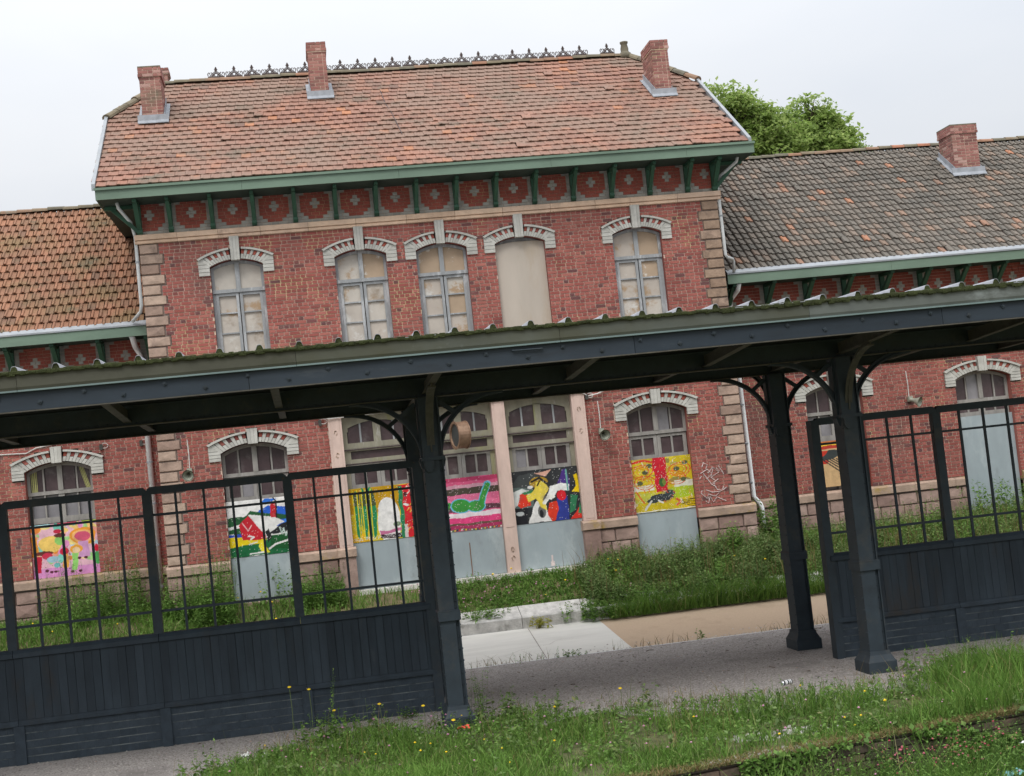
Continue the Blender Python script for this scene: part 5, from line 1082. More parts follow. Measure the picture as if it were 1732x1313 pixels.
# ================================================================== SCREENS
def screen(name_label, posts, x_end, y=YC):
    Wn = thing('platform_screen', name_label, 'screen wall', ((posts[0]+posts[-1])/2, y, ZP), 'glazing-bar screens under the canopy'); st = MT['steel_wood']; m = MT['steel']
    for i, xp in enumerate(posts):
        end = xp == x_end; mb = MB(); mb.box(xp-.062, xp+.062, y-(.08 if end else .065), y+(.12 if end else .06), (ZP-.02) if end else .385, 2.345+.02*end); mb.build('post', m, Wn)
        if not end:
            mb = MB(); mb.box(xp-.07, xp+.07, y-.075, y+.06, ZP-.02, -.623); mb.build('pier', MT['painted_brick'], Wn)
    bme = MB(); bme.box(-.1115, .1115, -.010, .06, -.0445, .0445); bme = meshof(bme, 'brick', MT['painted_brick'])
    bme2 = MB(); bme2.box(-.054, .054, -.010, .06, -.0445, .0445); bme2 = meshof(bme2, 'half_brick', MT['painted_brick'])
    bd = MB(); bd.box(-.0545, .0545, -.010, .012, 0, .822); bd = meshof(bd, 'board', st)
    for a, b in zip(posts[:-1], posts[1:]):
        p, q = a+.062, b-.062
        mb = MB(); mb.prism([(p-.05, 2.285), (q+.05, 2.285), (q+.05, 2.36), (q+.012, 2.39), (p-.012, 2.39), (p-.05, 2.36)], y-.07, y+.05); mb.build('top_rail', m, Wn)
        for k in range(1, 5):
            x = a+(b-a)*k/5; mb = MB(); mb.box(x-.0165, x+.0165, y-.02, y+.015, .38, 2.288); mb.build('glazing_bar', m, Wn)
        for z in (1.985, .668):
            mb = MB(); mb.box(p-.004, q+.004, y-.024, y+.012, z, z+.034); mb.build('cross_bar', m, Wn)
        mb = MB(); mb.prism([(y-.10, .285), (y-.10, .345), (y-.06, .39), (y+.06, .39), (y+.06, .285)], a+.004, b-.004, axis='x'); mb.build('sill', st, Wn)
        n = int(round((b-a)/.113))
        for k in range(n):
            x = a+(k+.5)*(b-a)/n; inst('board', bd, (x, y-.05+random.uniform(-.004, .004), -.545), Wn, (0, random.gauss(0, .0025), 0))
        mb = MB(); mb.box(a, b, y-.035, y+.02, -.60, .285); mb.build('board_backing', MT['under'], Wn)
        mb = MB(); mb.prism([(y-.085, -.618), (y-.085, -.575), (y-.066, -.548), (y+.03, -.548), (y+.03, -.618)], a+.003, b-.003, axis='x'); mb.build('bottom_rail', st, Wn)
        mb = MB(); mb.box(p, q, y-.0395, y+.05, ZP-.02, -.62); mb.build('mortar', MT['painted_mortar'], Wn)
        for r in range(5):
            z = ZP+.052+.1035*r; x = p+(.11 if r % 2 == 0 else 0)
            if r % 2 == 0: inst('half_brick', bme2, (p+.055, y-.035, z), Wn)
            while x < q-.02:
                w_ = min(.225, q-x); s_ = (w_-.003)/.223; o = inst('brick', bme, (x+w_/2, y-.035+random.uniform(-.002, .003), z), Wn); o.scale = (s_, 1, 1); x += .225
        if True:
            for xx in (b-.11,):
                pass
    return Wn
screen('left blue-black screen wall of boards and glazing bars beneath the canopy', [-5.07, -3.15, -1.23, .69, 2.61, 4.425], 4.425)
screen('right blue-black screen wall of boards and glazing bars beneath the canopy', [10.33, 12.24, 14.16, 16.08, 18.0], 10.33)
# ================================================================== LITTER
CANX = Vector((8.96, -10.11, ZP+.033)); cn = thing('drink_can', 'crushed dark and white drink can lying on the gravel', 'can', CANX)
ax = Vector((.92, .38, .02)).normalized()
def cyl(n, t0, t1, r, m):
    mb = MB(); mb.tube([CANX+ax*t for t in (t0, (t0+t1)/2, t1)], [r, r*.93, r], 14); mb.build(n, MT[m], cn, smooth=False)
cyl('body', -.075, .075, .033, 'can_dark'); cyl('band', -.045, -.005, .0337, 'white'); cyl('band', .02, .06, .0337, 'white')
mb = MB(); mb.tube([CANX+ax*t for t in (.075, .083)], [.033, .026], 14); mb.tube([CANX+ax*t for t in (-.075, -.084)], [.033, .027], 14); mb.build('rim', MT['can_metal'], cn)
def crumple(x, y, z, s, m, label, name='paper_scrap', seed=1, cat='litter'):
    r = random.Random(seed); mb = MB(); n = 5
    g = [[(x+(i/n-.5)*s+r.gauss(0, s*.05), y+(j/n-.5)*s*.8+r.gauss(0, s*.05), z+abs(r.gauss(0, s*.16))+.008) for i in range(n+1)] for j in range(n+1)]
    mb.add([p for row in g for p in row], [(j*(n+1)+i, j*(n+1)+i+1, (j+1)*(n+1)+i+1, (j+1)*(n+1)+i) for i in range(n) for j in range(n)])
    o = mb.build(name, MT[m], None); tag(o, label, cat); return o
crumple(1.79, -10.15, ZP, .12, 'white', 'white paper scrap on the gravel, the larger left one', seed=2); crumple(2.06, -10.33, ZP, .11, 'white', 'white paper scrap at the weed edge, the flatter right one', seed=3)
crumple(4.5, -10.9, ZP+.12, .14, 'red', 'red and white crumpled wrapper in the grass by the column foot', 'wrapper', 5); crumple(9.85, -14.45, -1.60, .22, 'teal', 'teal plastic wrapper caught in the weeds below the platform edge', 'wrapper', 7); crumple(10.15, -14.2, -1.36, .10, 'white', 'small white scrap on weeds below the platform edge', seed=9)
# ================================================================== VEGETATION
def vnoise(x, y, sc, seed):
    r = np.random.default_rng(seed).random((64, 64)); xs, ys = x/sc, y/sc; i, j = np.floor(xs).astype(int), np.floor(ys).astype(int); fx, fy = xs-i, ys-j; fx = fx*fx*(3-2*fx); fy = fy*fy*(3-2*fy)
    g = lambda a, b: r[a % 64, b % 64]
    return (g(i, j)*(1-fx)+g(i+1, j)*fx)*(1-fy)+(g(i, j+1)*(1-fx)+g(i+1, j+1)*fx)*fy
def blades(name, x, y, z, h, wd, m, lean=.45, parent=None, seed=1):
    r = np.random.default_rng(seed); n = len(x); a = r.uniform(0, 2*np.pi, n); ln = r.normal(0, lean, (n, 2))*h[:, None]
    dx, dy = np.cos(a)*wd, np.sin(a)*wd; V = np.zeros((n, 6, 3))
    for k, (t, s) in enumerate(((0, 1), (.55, .8), (1, .08))):
        cx_, cy_ = x+ln[:, 0]*t*t, y+ln[:, 1]*t*t; cz_ = z+h*t*(1-.18*t*np.minimum(1, np.hypot(ln[:, 0], ln[:, 1])/h))
        V[:, 2*k] = np.stack([cx_-dx*s, cy_-dy*s, cz_], -1); V[:, 2*k+1] = np.stack([cx_+dx*s, cy_+dy*s, cz_], -1)
    b = np.arange(n)*6; Q = np.concatenate([np.stack([b+2*k, b+2*k+1, b+2*k+3, b+2*k+2], -1) for k in range(2)])
    return big(name, V.reshape(-1, 3), Q, np.repeat(r.random(n), 6), m, parent, 'stuff')
def leaves(x, y, z, s, seed=1, flat=.6, asp=.5, dirs=None):
    r = np.random.default_rng(seed); n = len(x); a = r.uniform(0, 2*np.pi, n) if dirs is None else dirs; el = r.normal(0, flat, n)
    u = np.stack([np.cos(a)*np.cos(el), np.sin(a)*np.cos(el), np.sin(el)], -1); ro = r.normal(0, .5, n)
    v = np.stack([-np.sin(a), np.cos(a), np.zeros(n)], -1); w_ = np.cross(u, v); v = v*np.cos(ro)[:, None]+w_*np.sin(ro)[:, None]; w_ = np.cross(u, v)
    P0 = np.stack([x, y, z], -1); S_ = s[:, None]
    V = np.stack([P0, P0+u*S_*.45+v*S_*asp*.5+w_*S_*.06, P0+u*S_-w_*S_*.12, P0+u*S_*.45-v*S_*asp*.5+w_*S_*.06], 1)
    return V.reshape(-1, 3), np.arange(n*4).reshape(-1, 4), np.repeat(r.random(n), 4)
def leafobj(name, x, y, z, s, m, parent=None, kind=None, **k):
    V, Q, R = leaves(x, y, z, s, **k); return big(name, V, Q, R, m, parent, kind)
r = np.random.default_rng(21)
BX = np.array([-30, -2, 1.0, 1.9, 2.5, 3.2, 4.0, 4.7, 5.7, 6.4, 7.1, 8.15, 8.5, 9.3, 10.0, 10.7, 11.4, 12.8, 30]); BY = np.array([-12.4, -12.0, -11.6, -10.2, -9.6, -9.35, -9.75, -9.8, -9.75, -10.0, -10.35, -10.75, -11.1, -11.2, -10.95, -10.35, -10.0, -9.9, -9.9])
def field(n, x0, x1, seed):
    r = np.random.default_rng(seed); x = r.uniform(x0, x1, n); y = r.uniform(-14.3, -9.1, n); b = np.interp(x, BX, BY)+.5*(vnoise(x, y, .45, 3)-.5)*2
    d = np.clip((b-y)/1.3, 0, 1)**.8; cl = vnoise(x, y, .8, 8)*.65+vnoise(x, y, .25, 9)*.35; bare = np.exp(-(((x-7.8)/.75)**2+((y+13.05)/.28)**2)*1.0)+np.exp(-(((x-2.6)/.5)**2+((y+11.3)/.35)**2))*.5+np.exp(-(((x-8.0)/1.1)**2+((y+11.7)/.55)**2))*.75+np.exp(-(((x-5.6)/.6)**2+((y+10.9)/.4)**2))*.6
    ey = -14.33+.15*(np.clip(x, -10, 30)-6.2); dens = d*np.clip(3.0*(cl-.30), .07, 1)*(1-bare)*(y > ey+.12)
    k = r.random(n) < dens*.95; return x[k], y[k], cl[k], d[k]
tx = np.linspace(-4, 15, 191); V = []; nb_ = 8
for x_ in tx:
    yb_ = float(np.interp(x_, BX, BY))-.75+.9*float(vnoise(np.array([x_]), np.array([0.]), .35, 51)[0]-.5); y0_ = edge_y(x_)+.02
    V += [(x_, y0_+(yb_-y0_)*j/nb_, ZP+.006) for j in range(nb_+1)]
V = np.array(V); big('turf', V, np.array([((i)*(nb_+1)+j, (i+1)*(nb_+1)+j, (i+1)*(nb_+1)+j+1, i*(nb_+1)+j+1) for i in range(190) for j in range(nb_)]), np.zeros(len(V)), MT['turf'], None, 'structure')
x, y, cl, d = field(125000, -3, 14.5, 31)
tall = np.exp(-((x-11.6)/1.6)**2)*.9+np.exp(-((x-9.9)/.8)**2*1.0-((y+12.2)/.9)**2)*.5+np.exp(-((x-3.0)/.7)**2-((y+10.4)/.8)**2)*.3
big_ = np.clip(vnoise(x, y, .9, 41)*1.6-.5, 0, 1); h = (.025+.10*cl+.11*r.random(len(x))**2)*(.45+.55*d)*(.65+.75*big_)*(1+1.3*tall)*(1+.6*r.random(len(x)))
blades('platform_grass', x, y, np.full(len(x), ZP), h, .0035+.003*r.random(len(x)), MT['grass'], seed=4)
x, y, cl, d = field(60000, -3, 14.5, 33); k = vnoise(x, y, .5, 14) > .40
leafobj('clover_cover', x[k], y[k], ZP+.01+.10*cl[k]*r.random(k.sum()), .025+.035*r.random(k.sum()), MT['leaf'], kind='stuff', seed=5, flat=.5, asp=.8)
n = 16000; x = r.uniform(-3, 14.5, n); e = np.interp(x, [-3, 14.5], [edge_y(-3), edge_y(14.5)]); y = e-.01+np.abs(r.normal(0, .15, n))
blades('dry_edge_grass', x, y, np.full(n, ZP-.005), .03+.07*r.random(n), .004+.003*r.random(n), MT['grass_dry'], lean=.9, seed=6)
n = 1500; x = r.uniform(1, 14, n); y = np.interp(x, BX, BY)+r.normal(.15, .35, n); k = y < -8.75
blades('dry_gravel_grass', x[k], y[k], np.full(k.sum(), ZP), .04+.10*r.random(k.sum()), .003+.002*r.random(k.sum()), MT['grass_dry'], lean=.8, seed=7)
# grass and weeds on the building's bank
def zb_arr(y): t = np.clip((y+1.85)/1.75, 0, 1); return -.70+.68*(t*t*(3-2*t)*.6+t*.4)
n = 62000; x = r.uniform(-5.5, 22, n); y = r.uniform(-1.86, 1.18, n); k = (y < np.where((x > 0) & (x < 12), -.06, 1.14)) & (r.random(n) < .35+.8*vnoise(x, y, .6, 4)) & ~((x > 3.3) & (x < 8.7) & (y > -.22)) & ~((x > 5.5) & (x < 7.75) & (y < -1.45)); x, y = x[k], y[k]
m_ = ((x > 8.2)*.10+(x < 3.2)*.10); h = .05+(.10+m_)*r.random(len(x))**1.5+.10*vnoise(x, y, .5, 6)
blades('bank_grass', x, y, zb_arr(y)-.02, h, .005+.004*r.random(len(x)), MT['grass'], seed=8)
# tall grass spilling over the kerb onto the path
n = 11000; x = 8.3+(r.random(n))*13; y = -2.02-.30*r.random(n)**1.5; z = -.93+.0*x
blades('path_side_grass', x, y+.12, z+.03, .20+.36*r.random(n)*(.4+.9*vnoise(x, y, .5, 7)), .005+.003*r.random(n), MT['grass'], lean=.55, seed=9)
def ragged(P, seed, lo=.46):
    v = vnoise(P[:, 0], P[:, 1]*1.3, .38, seed); k = v > lo; P = P[k].copy(); P[:, 3] *= .35+1.6*np.clip((v[k]-lo)/(1-lo), 0, 1); return P
def weeds(name, P, m, seed=1, lsz=.07, leaf_n=11, parent=None, kind='stuff', spread=.10):
    """P rows: x, y, z, h. leafy upright stems"""
    r = np.random.default_rng(seed); n = len(P); st = MB(); X = np.repeat(P, leaf_n, 0); t = (np.tile(np.arange(leaf_n), n)+r.random(n*leaf_n))/leaf_n; t = .12+.88*t
    ln = np.repeat(r.normal(0, .12, (n, 2)), leaf_n, 0); x = X[:, 0]+ln[:, 0]*X[:, 3]*t*t; y = X[:, 1]+ln[:, 1]*X[:, 3]*t*t; z = X[:, 2]+X[:, 3]*t
    s = lsz*(1.15-.65*t)*r.uniform(.7, 1.3, len(t)); V, Q, R = leaves(x, y, z, s, seed=seed, flat=.45, asp=.48)
    b = np.arange(n)*6; w_ = .003; S0 = np.stack([P[:, 0], P[:, 1], P[:, 2]], -1); l1 = ln[::leaf_n]; S1 = S0+np.stack([l1[:, 0]*P[:, 3], l1[:, 1]*P[:, 3], P[:, 3]], -1); off = np.array([[w_, 0, 0], [-w_*.5, w_, 0], [-w_*.5, -w_, 0]])
    SV = np.concatenate([np.stack([S0+o for o in off], 1), np.stack([S1+o*.4 for o in off], 1)], 1).reshape(-1, 3); SQ = np.concatenate([np.stack([b+k, b+(k+1) % 3, b+3+(k+1) % 3, b+3+k], -1) for k in range(3)])
    V2 = np.vstack([V, SV]); Q2 = np.vstack([Q, SQ+len(V)]); R2 = np.concatenate([R, np.full(len(SV), .3)])
    return big(name, V2, Q2, R2, m, parent, kind)
def scatter(n, x0, x1, y0, y1, h0, h1, seed, zf=None):
    r = np.random.default_rng(seed); x = r.uniform(x0, x1, n); y = r.uniform(y0, y1, n); z = zb_arr(y)-.02 if zf is None else np.full(n, zf); return np.stack([x, y, z, r.uniform(h0, h1, n)*(.55+.8*vnoise(x, y, .6, seed))], -1)
weeds('nettle_patch', np.vstack([ragged(scatter(1900, 8.0, 13.4, -1.85, -.35, .22, .46, 3), 104, .32), scatter(1300, 13.4, 22, -1.85, .2, .2, .5, 4), scatter(420, 10.9, 12.2, -.6, -.1, .15, .45, 5), scatter(260, 8.6, 9.5, -.6, -.1, .2, .5, 64), scatter(350, 12.1, 22, .2, 1.1, .2, .5, 6)]), MT['leaf_dark'], 3, .085, 11)
weeds('tall_bank_weeds', np.vstack([ragged(scatter(420, 8.2, 11, -1.85, -.6, .22, .46, 61), 103, .44), ragged(scatter(800, 11, 22, -1.85, -.2, .3, .64, 65), 105, .44), scatter(240, 8.0, 22, -1.9, -1.5, .2, .4, 62)]), MT['leaf'], 61, .10, 11)
n = 1500; x = r.uniform(7.8, 22, n); y = r.uniform(-1.85, -.3, n); blades('bank_seed_stalks', x, y, zb_arr(y), .35+.4*r.random(n), .004+.002*r.random(n), MT['grass_dry'], lean=.25, seed=63)
weeds('bank_weeds', np.vstack([scatter(260, -5, 3.3, -1.7, 0, .1, .32, 7), ragged(scatter(900, -2.6, 0, -.3, 1.1, .35, 1.0, 8), 101), ragged(scatter(800, -.1, 1.3, -1.0, -.1, .35, 1.0, 9), 102), scatter(260, 2.5, 3.4, -.7, -.1, .2, .6, 19), scatter(240, -5, -2.3, -.2, 1.1, .08, .22, 11), scatter(420, 5.2, 8.2, -1.4, -.3, .08, .26, 10), scatter(70, 8.4, 9.3, -.45, -.1, .2, .45, 12)]), MT['leaf'], 7, .075, 12)
# single plants that stand out
def plant(name, label, x, y, z, h, ns, m, lsz, leaf_n=12, spread=.12, cat='plant', seed=1, group=None, flower=None):
    r = np.random.default_rng(seed); T = thing(name, label, cat, (x, y, z), group); P = np.stack([x+r.normal(0, spread, ns), y+r.normal(0, spread*.6, ns), np.full(ns, z), h*r.uniform(.65, 1.0, ns)], -1)
    ORGV = Vector((x, y, z)); P[:, :3] -= np.array(ORGV); o = weeds('foliage', P, MT[m], seed, lsz, leaf_n, None, None); o.parent = T; o.location = (0, 0, 0); ORG[o.name] = ORGV
    if flower:
        mb = MB()
        for q in P:
            if r.random() < flower[1]: blob(mb, (q[0], q[1], q[2]+q[3]+.01), flower[2])
        if mb.v: o = mb.build('flowers', MT[flower[0]]); o.parent = T; o.location = Vector(o.location)
    return T
def blob(mb, p, r_):
    x, y, z = p; mb.add([(x+r_, y, z), (x, y+r_, z), (x-r_, y, z), (x, y-r_, z), (x, y, z+r_*.8), (x, y, z-r_*.8)], [(0, 1, 4), (1, 2, 4), (2, 3, 4), (3, 0, 4), (1, 0, 5), (2, 1, 5), (3, 2, 5), (0, 3, 5)])
plant('bramble_bush', 'rounded green bramble bush at the end of the pale kerb', 8.05, -1.95, -.90, .42, 70, 'leaf', .085, 12, .22, 'bush', 3)
plant('weed_plant', 'yellowish broad-leaved weed at the foot of the kerb', 6.95, -2.0, -.90, .20, 14, 'leaf_yellow', .10, 7, .09, 'plant', 4)
plant('weed_plant', 'dark green leafy clump on the kerb beside the left column', 6.05, -1.65, -.70, .30, 50, 'leaf', .08, 9, .24, 'plant', 5)
plant('elder_shrub', 'bushy green shrub at the foot of the right rain pipe', 12.45, .35, -.05, 1.05, 44, 'leaf', .14, 16, .24, 'shrub', 6)
plant('weed_plant', 'pale leafy shrub in front of the right corner of the plinth', 11.45, -.40, -.12, .72, 22, 'leaf', .13, 13, .15, 'plant', 7)
plant('weed_plant', 'small bright green sprig in front of the yellow board doorway', 9.95, -.25, -.06, .33, 5, 'leaf', .09, 9, .06, 'plant', 8)
plant('weed_plant', 'tall weeds in front of the barn board doorway', 2.30, -.30, -.06, .85, 14, 'leaf', .11, 14, .24, 'plant', 9)
plant('weed_plant', 'tall ragged weeds before the grey door of the right wing', 18.0, .75, -.05, .95, 34, 'leaf', .13, 14, .5, 'plant', 10)
plant('weed_plant', 'small tuft of leaves on the edge between pavement and gravel', 6.95, -4.78, ZP, .13, 14, 'leaf', .05, 8, .11, 'plant', 11)
plant('weed_plant', 'small weed on the gravel edge before the beige path', 9.25, -4.75, ZP, .20, 4, 'leaf', .07, 8, .05, 'plant', 12)
plant('weed_plant', 'dark broad-leaved weed on the gravel right of the left column', 5.15, -9.95, ZP, .42, 5, 'leaf_dark', .13, 10, .05, 'plant', 13)
plant('weed_plant', 'feathery tall weed growing against the left column foot', 4.82, -10.2, ZP, .80, 9, 'leaf', .05, 26, .05, 'plant', 14)
plant('weed_plant', 'single tall thin weed in front of the left screen', 2.92, -9.6, ZP, 1.02, 2, 'leaf', .055, 26, .02, 'plant', 15)
plant('weed_plant', 'leafy weed clump below the tall thin weed', 2.85, -10.0, ZP, .42, 26, 'leaf', .09, 10, .22, 'plant', 16)
plant('weed_plant', 'low green weed near the left bottom corner', 1.55, -11.4, ZP, .32, 22, 'leaf', .09, 9, .20, 'plant', 17)
plant('weed_plant', 'round-leaved weed right of the right column foot', 10.70, -10.25, ZP, .34, 4, 'leaf', .13, 5, .06, 'plant', 18)
plant('weed_plant', 'broad-leaved weed at the right end of the platform gravel', 12.55, -10.3, ZP, .42, 8, 'leaf', .14, 8, .12, 'plant', 19)
plant('weed_plant', 'small bright weed against the brick foot of the left screen', 3.95, -8.9, ZP, .20, 8, 'leaf', .06, 9, .07, 'plant', 20)
P = scatter(1500, .8, 14, -13.9, -9.2, .10, .38, 44, ZP); k = (P[:, 1] < np.interp(P[:, 0], BX, BY)+.1) & (vnoise(P[:, 0], P[:, 1], .8, 45) > .45); weeds('platform_weeds', P[k], MT['leaf'], 44, .075, 9)
P = scatter(800, .8, 14, -13.9, -9.5, .12, .38, 46, ZP); k = (P[:, 1] < np.interp(P[:, 0], BX, BY)) & (vnoise(P[:, 0], P[:, 1], .7, 47) > .55); weeds('broad_leaf_weeds', P[k], MT['leaf_dark'], 46, .10, 8)
n = 7000; x = r.uniform(-3, 14.5, n); y = np.where(r.random(n) < .12, -4.66+.5*r.random(n)**3, r.uniform(-11.5, -4.8, n)); q = r.uniform(.006, .022, n); a = r.uniform(0, 6.28, n); c_, s_ = np.cos(a)*q, np.sin(a)*q; zz0 = np.where(y > -4.65, -1.149+.235*(y+4.65)/2.75, ZP+.001)
V = np.stack([np.stack([x+c_, y+s_, zz0], -1), np.stack([x-s_, y+c_, zz0], -1), np.stack([x-c_, y-s_*.8, zz0], -1), np.stack([x+s_*.9, y-c_, zz0], -1), np.stack([x, y, zz0+q*.75], -1)], 1).reshape(-1, 3); b = np.arange(n)*5
big('gravel_stones', V, np.concatenate([np.stack([b+i, b+(i+1) % 4, b+4], -1) for i in range(4)]), np.repeat(r.random(n), 5), MT['pebble'], None, 'stuff')
P = scatter(60, 4, 14, -4.95, -4.66, .03, .16, 71, ZP); P = P[vnoise(P[:, 0], P[:, 1], 1.3, 72) > .5]; weeds('gravel_edge_weeds', P, MT['leaf'], 71, .045, 7)
n = 260; x = r.uniform(5, 14, n); y = -4.7+r.normal(0, .06, n); k = vnoise(x, y, .9, 73) > .55; blades('gravel_edge_grass', x[k], y[k], np.full(k.sum(), ZP), .05+.18*r.random(k.sum()), .003+.002*r.random(k.sum()), MT['grass_dry'], seed=74)
n = 900; x = r.uniform(1, 14, n); y = r.uniform(-13.9, -9.3, n); k = (y < np.interp(x, BX, BY)) & (vnoise(x, y, .6, 81) > .5); blades('seed_grass_stalks', x[k], y[k], np.full(k.sum(), ZP), .22+.30*r.random(k.sum()), .002+.0015*r.random(k.sum()), MT['grass_dry'], lean=.28, seed=82)
n = 2600; x = r.uniform(1, 14, n); y = r.uniform(-13.9, -9.3, n); k = (y < np.interp(x, BX, BY)+.25) & (vnoise(x, y, .5, 83) > .55); blades('dead_grass', x[k], y[k], np.full(k.sum(), ZP+.01), .05+.12*r.random(k.sum()), .003+.002*r.random(k.sum()), MT['grass_dry'], lean=1.1, seed=84)
rl = random.Random(19); mb = MB()
for _ in range(110):
    x = rl.uniform(1, 14); y = rl.uniform(-11.2, -4.9); q = rl.uniform(.012, .035); a = rl.random()*6.3; c_, s_ = math.cos(a)*q, math.sin(a)*q; z = ZP+.006
    mb.add([(x-c_*1.6, y-s_*1.6, z), (x+s_*.6, y-c_*.6, z+.008), (x+c_*1.6, y+s_*1.6, z+.003), (x-s_*.6, y+c_*.6, z+.01)], [(0, 1, 2, 3)])
for _ in range(14):
    x = rl.uniform(5, 13); y = rl.uniform(-10, -5); a = rl.random()*6.3; l_ = rl.uniform(.06, .16); mb.tube([(x, y, ZP+.006), (x+l_*.5*math.cos(a), y+l_*.5*math.sin(a), ZP+.014), (x+l_*math.cos(a+.2), y+l_*math.sin(a+.2), ZP+.006)], .005, 4)
mb.build('fallen_leaves_and_twigs', MT['rust_dark'], None, kind='stuff')
# wildflowers among the grass
def flowers(name, m, n, x0, x1, y0, y1, h0, h1, s, seed, z0=ZP):
    r = random.Random(seed); mb = MB(); sm = MB()
    for _ in range(n):
        x = r.uniform(x0, x1); y = r.uniform(y0, y1)
        if z0 == ZP and y > np.interp(x, BX, BY)-.2: continue
        h = r.uniform(h0, h1); s_ = s*r.uniform(.6, 1.3); zz_ = z0 if z0 is not None else float(zb_arr(np.array([y]))[0])-.02
        blob(mb, (x, y, zz_+h), s_); sm.add([(x-.002, y, zz_), (x+.002, y, zz_), (x, y, zz_+h)], [(0, 1, 2)])
    o = mb.build(name, MT[m], None, kind='stuff'); sm.build(name.rstrip('s')+'_stems', MT['stem'], None, kind='stuff')
flowers('yellow_wildflowers', 'fl_yellow', 46, 1, 13, -13.9, -9.6, .10, .26, .017, 3); flowers('pink_clover_flowers', 'fl_pink', 150, 1, 12, -13.9, -9.6, .08, .24, .015, 4)
flowers('bank_flowers', 'fl_yellow', 22, -4, 12, -1.7, -.3, .2, .38, .022, 6, None); flowers('bank_pink_flowers', 'fl_pink', 120, 4.5, 9, -1.5, -.4, .10, .24, .016, 7, None)
mbt = None
DND = [(3.55, -9.55, .34), (2.95, -9.4, .31), (4.10, -9.9, .30), (5.32, -9.95, .10), (4.4, -10.8, .22), (2.40, -9.5, .70), (2.65, -9.5, .64), (6.7, -10.05, .22)]
DL = ['yellow dandelion low by the last bay of the left screen', 'short yellow dandelion in front of the screen pier', 'yellow dandelion just left of the left column foot', 'low yellow dandelion beside the dark broad-leaved weed', 'yellow dandelion near the red and white wrapper', 'tallest yellow dandelion, left one of the pair before the left screen', 'tall yellow dandelion, right one of the pair before the left screen', 'yellow dandelion alone at the gravel edge in the open bay']
for i, (x, y, h) in enumerate(DND):
    T = thing('dandelion', DL[i], 'flower', (x, y, ZP), 'dandelions near the left screen')
    mb = MB(); mb.tube([(x, y, ZP), (x+.01, y, ZP+h*.6), (x, y, ZP+h)], .0035, 5); mb.build('stalk', MT['stem'], T); mb = MB(); mb.tube([(x, y, ZP+h), (x, y-.004, ZP+h+.012), (x, y-.006, ZP+h+.02)], [.008, .026, .016], 9); mb.build('flower_head', MT['fl_yellow'], T)
rb = random.Random(4); mb = MB()
for _ in range(420):
    if rb.random() < .6: x = rb.gauss(7.35, .5); y = edge_y(x)+.10+abs(rb.gauss(0, .10))
    else: x = rb.gauss(7.85, .42); y = -13.08+rb.gauss(0, .10)
    q = rb.uniform(.012, .045); z = ZP+.004
    mb.add([(x-q, y-q*.7, z), (x+q*.8, y-q, z), (x+q, y+q*.6, z), (x-q*.6, y+q, z), (x+rb.uniform(-.3, .3)*q, y, z+q*.7)], [(0, 1, 4), (1, 2, 4), (2, 3, 4), (3, 0, 4)])
mb.build('concrete_rubble', MT['rubble'], None, kind='stuff')
# plants below the platform edge
PB = scatter(3400, 4, 14.5, -15.6, -13.4, .35, .95, 15, -1.95); ey = -14.33+.15*(PB[:, 0]-6.2); PB = PB[(PB[:, 1] < ey-.05) & (vnoise(PB[:, 0], PB[:, 1], .8, 91)+.12*(PB[:, 0] > 8.8) > .40)]; weeds('trackside_weeds', PB, MT['leaf'], 15, .06, 12)
n = 26000; x = r.uniform(3, 14.5, n); y = r.uniform(-16.5, -13.4, n); k = y < -14.33+.15*(x-6.2)-.03; blades('trackside_grass', x[k], y[k], np.full(k.sum(), -1.95), .25+.75*r.random(k.sum())*vnoise(x[k], y[k], .6, 5)*1.4, .004+.003*r.random(k.sum()), MT['grass'], seed=17)
n = 9000; x = 7.0+r.random(n)*6.7; e = -14.33+.15*(x-6.2); z = -1.9+.80*r.random(n); k = vnoise(x, z*1.2, .42, 22)+.10*(x > 9) > .54
leafobj('wall_ivy', x[k], e[k]-.03-.04*r.random(k.sum()), z[k], .045+.04*r.random(k.sum()), MT['leaf'], kind='stuff', seed=8, flat=.9, asp=.8)
rr_ = random.Random(8); mb = MB()
for _ in range(130):
    cx_ = rr_.choice((8.7, 9.2, 9.5, 9.9)); x = cx_+rr_.gauss(0, .14); y = -14.33+.15*(x-6.2)-.10-abs(rr_.gauss(0, .22)); blob(mb, (x, y, -1.30+rr_.gauss(0, .09)), rr_.uniform(.008, .02))
mb.build('red_valerian', MT['fl_red'], None, kind='stuff')
flowers('trackside_flowers', 'fl_pink', 80, 7, 13, -15.2, -14.2, .35, .62, .016, 9, -1.95)
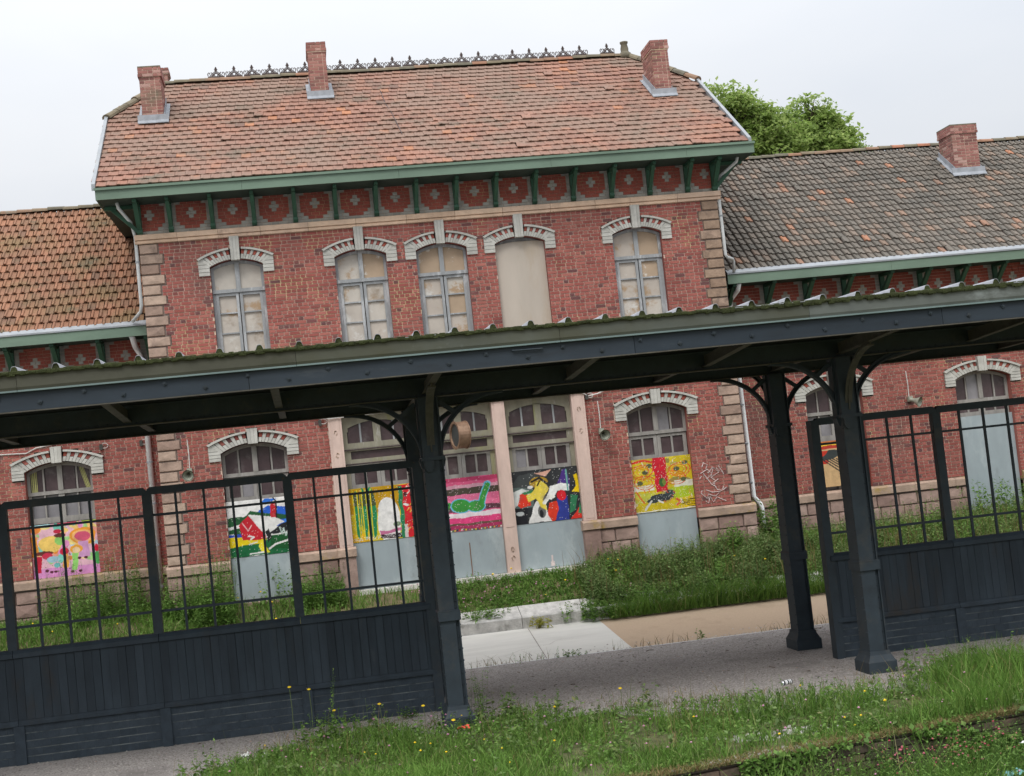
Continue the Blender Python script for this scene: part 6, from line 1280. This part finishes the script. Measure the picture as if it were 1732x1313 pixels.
# ------------------------------------------------------------------ trees behind the wing
def tree(label, x, y, lobes, nl, trunk_r, seed, m='tree_leaf'):
    r = np.random.default_rng(seed); T = thing('broadleaf_tree', label, 'tree', (x, y, -.05), 'trees behind the station'); top = max(l[2] for l in lobes)
    mb = MB(); mb.tube([(x, y, -.05), (x+.1, y, 3), (x, y+.1, 7), (x+.1, y, top)], [trunk_r*1.3, trunk_r, trunk_r*.75, trunk_r*.2], 9); mb.build('trunk', MT['bark'], T, smooth=True)
    mb = MB()
    for lx, ly, lz, lr in lobes:
        b0 = Vector((x, y, max(3.5, lz-lr*2.0))); mb.tube([b0, b0.lerp(Vector((lx, ly, lz)), .6)+Vector((0, 0, -.3)), (lx, ly, lz), (lx+r.normal(0, .3), ly, lz+lr*.6)], [.13, .09, .05, .015], 6)
        for _ in range(6):
            d = Vector(r.normal(0, 1, 3)).normalized(); mb.tube([(lx, ly, lz-lr*.3), Vector((lx, ly, lz))+d*lr*.8], [.04, .012], 5)
    mb.build('limbs', MT['bark'], T)
    X = []
    tot = sum(l[3]**2 for l in lobes)
    for lx, ly, lz, lr in lobes:
        nc = int(150*lr*lr/tot*len(lobes)**.5)+14; per = int(nl*lr*lr/tot/nc)
        d = r.normal(0, 1, (nc, 3)); d /= np.linalg.norm(d, axis=1)[:, None]; rad = lr*(.35+.75*r.random(nc)**.7); c = np.array([lx, ly, lz])+d*rad[:, None]*np.array([1, 1, .85])
        p = np.repeat(c, per, 0)+r.normal(0, .19*lr**.5, (nc*per, 3))*np.array([1, 1, .55]); X.append(p)
    X = np.vstack(X); o = leafobj('crown', X[:, 0]-x, X[:, 1]-y, X[:, 2]+.05, r.uniform(.15, .27, len(X)), MT[m], seed=seed, flat=.55, asp=.55); o.parent = T; o.location = (0, 0, 0)
    return T
tree('taller light green leafy tree behind the end of the tall roof', 20.4, 22, [(19.3, 22, 14.9, 1.0), (20.3, 21.6, 14.55, 1.05), (18.2, 22, 14.3, 1.2), (21.3, 22, 14.1, 1.0), (19.8, 22.3, 13.4, 1.5), (21.2, 21.5, 12.9, 1.3), (18.6, 22, 12.2, 1.9), (22.0, 22.6, 12.2, 1.2), (20.3, 22, 10.8, 2.0), (22.2, 22.2, 13.6, .95), (21.8, 22, 13.0, 1.0)], 26000, .3, 3)
tree('lower green leafy tree above the right wing ridge', 23.6, 23, [(23.45, 23, 14.65, .75), (22.9, 23, 13.6, .9), (24.1, 23, 13.95, .85), (24.6, 23, 13.2, .85), (23.7, 22.7, 12.8, 1.2), (25.1, 23.2, 12.5, .75), (24.6, 23, 11.8, 1.4), (23.2, 23, 10.8, 1.6)], 18000, .24, 4)
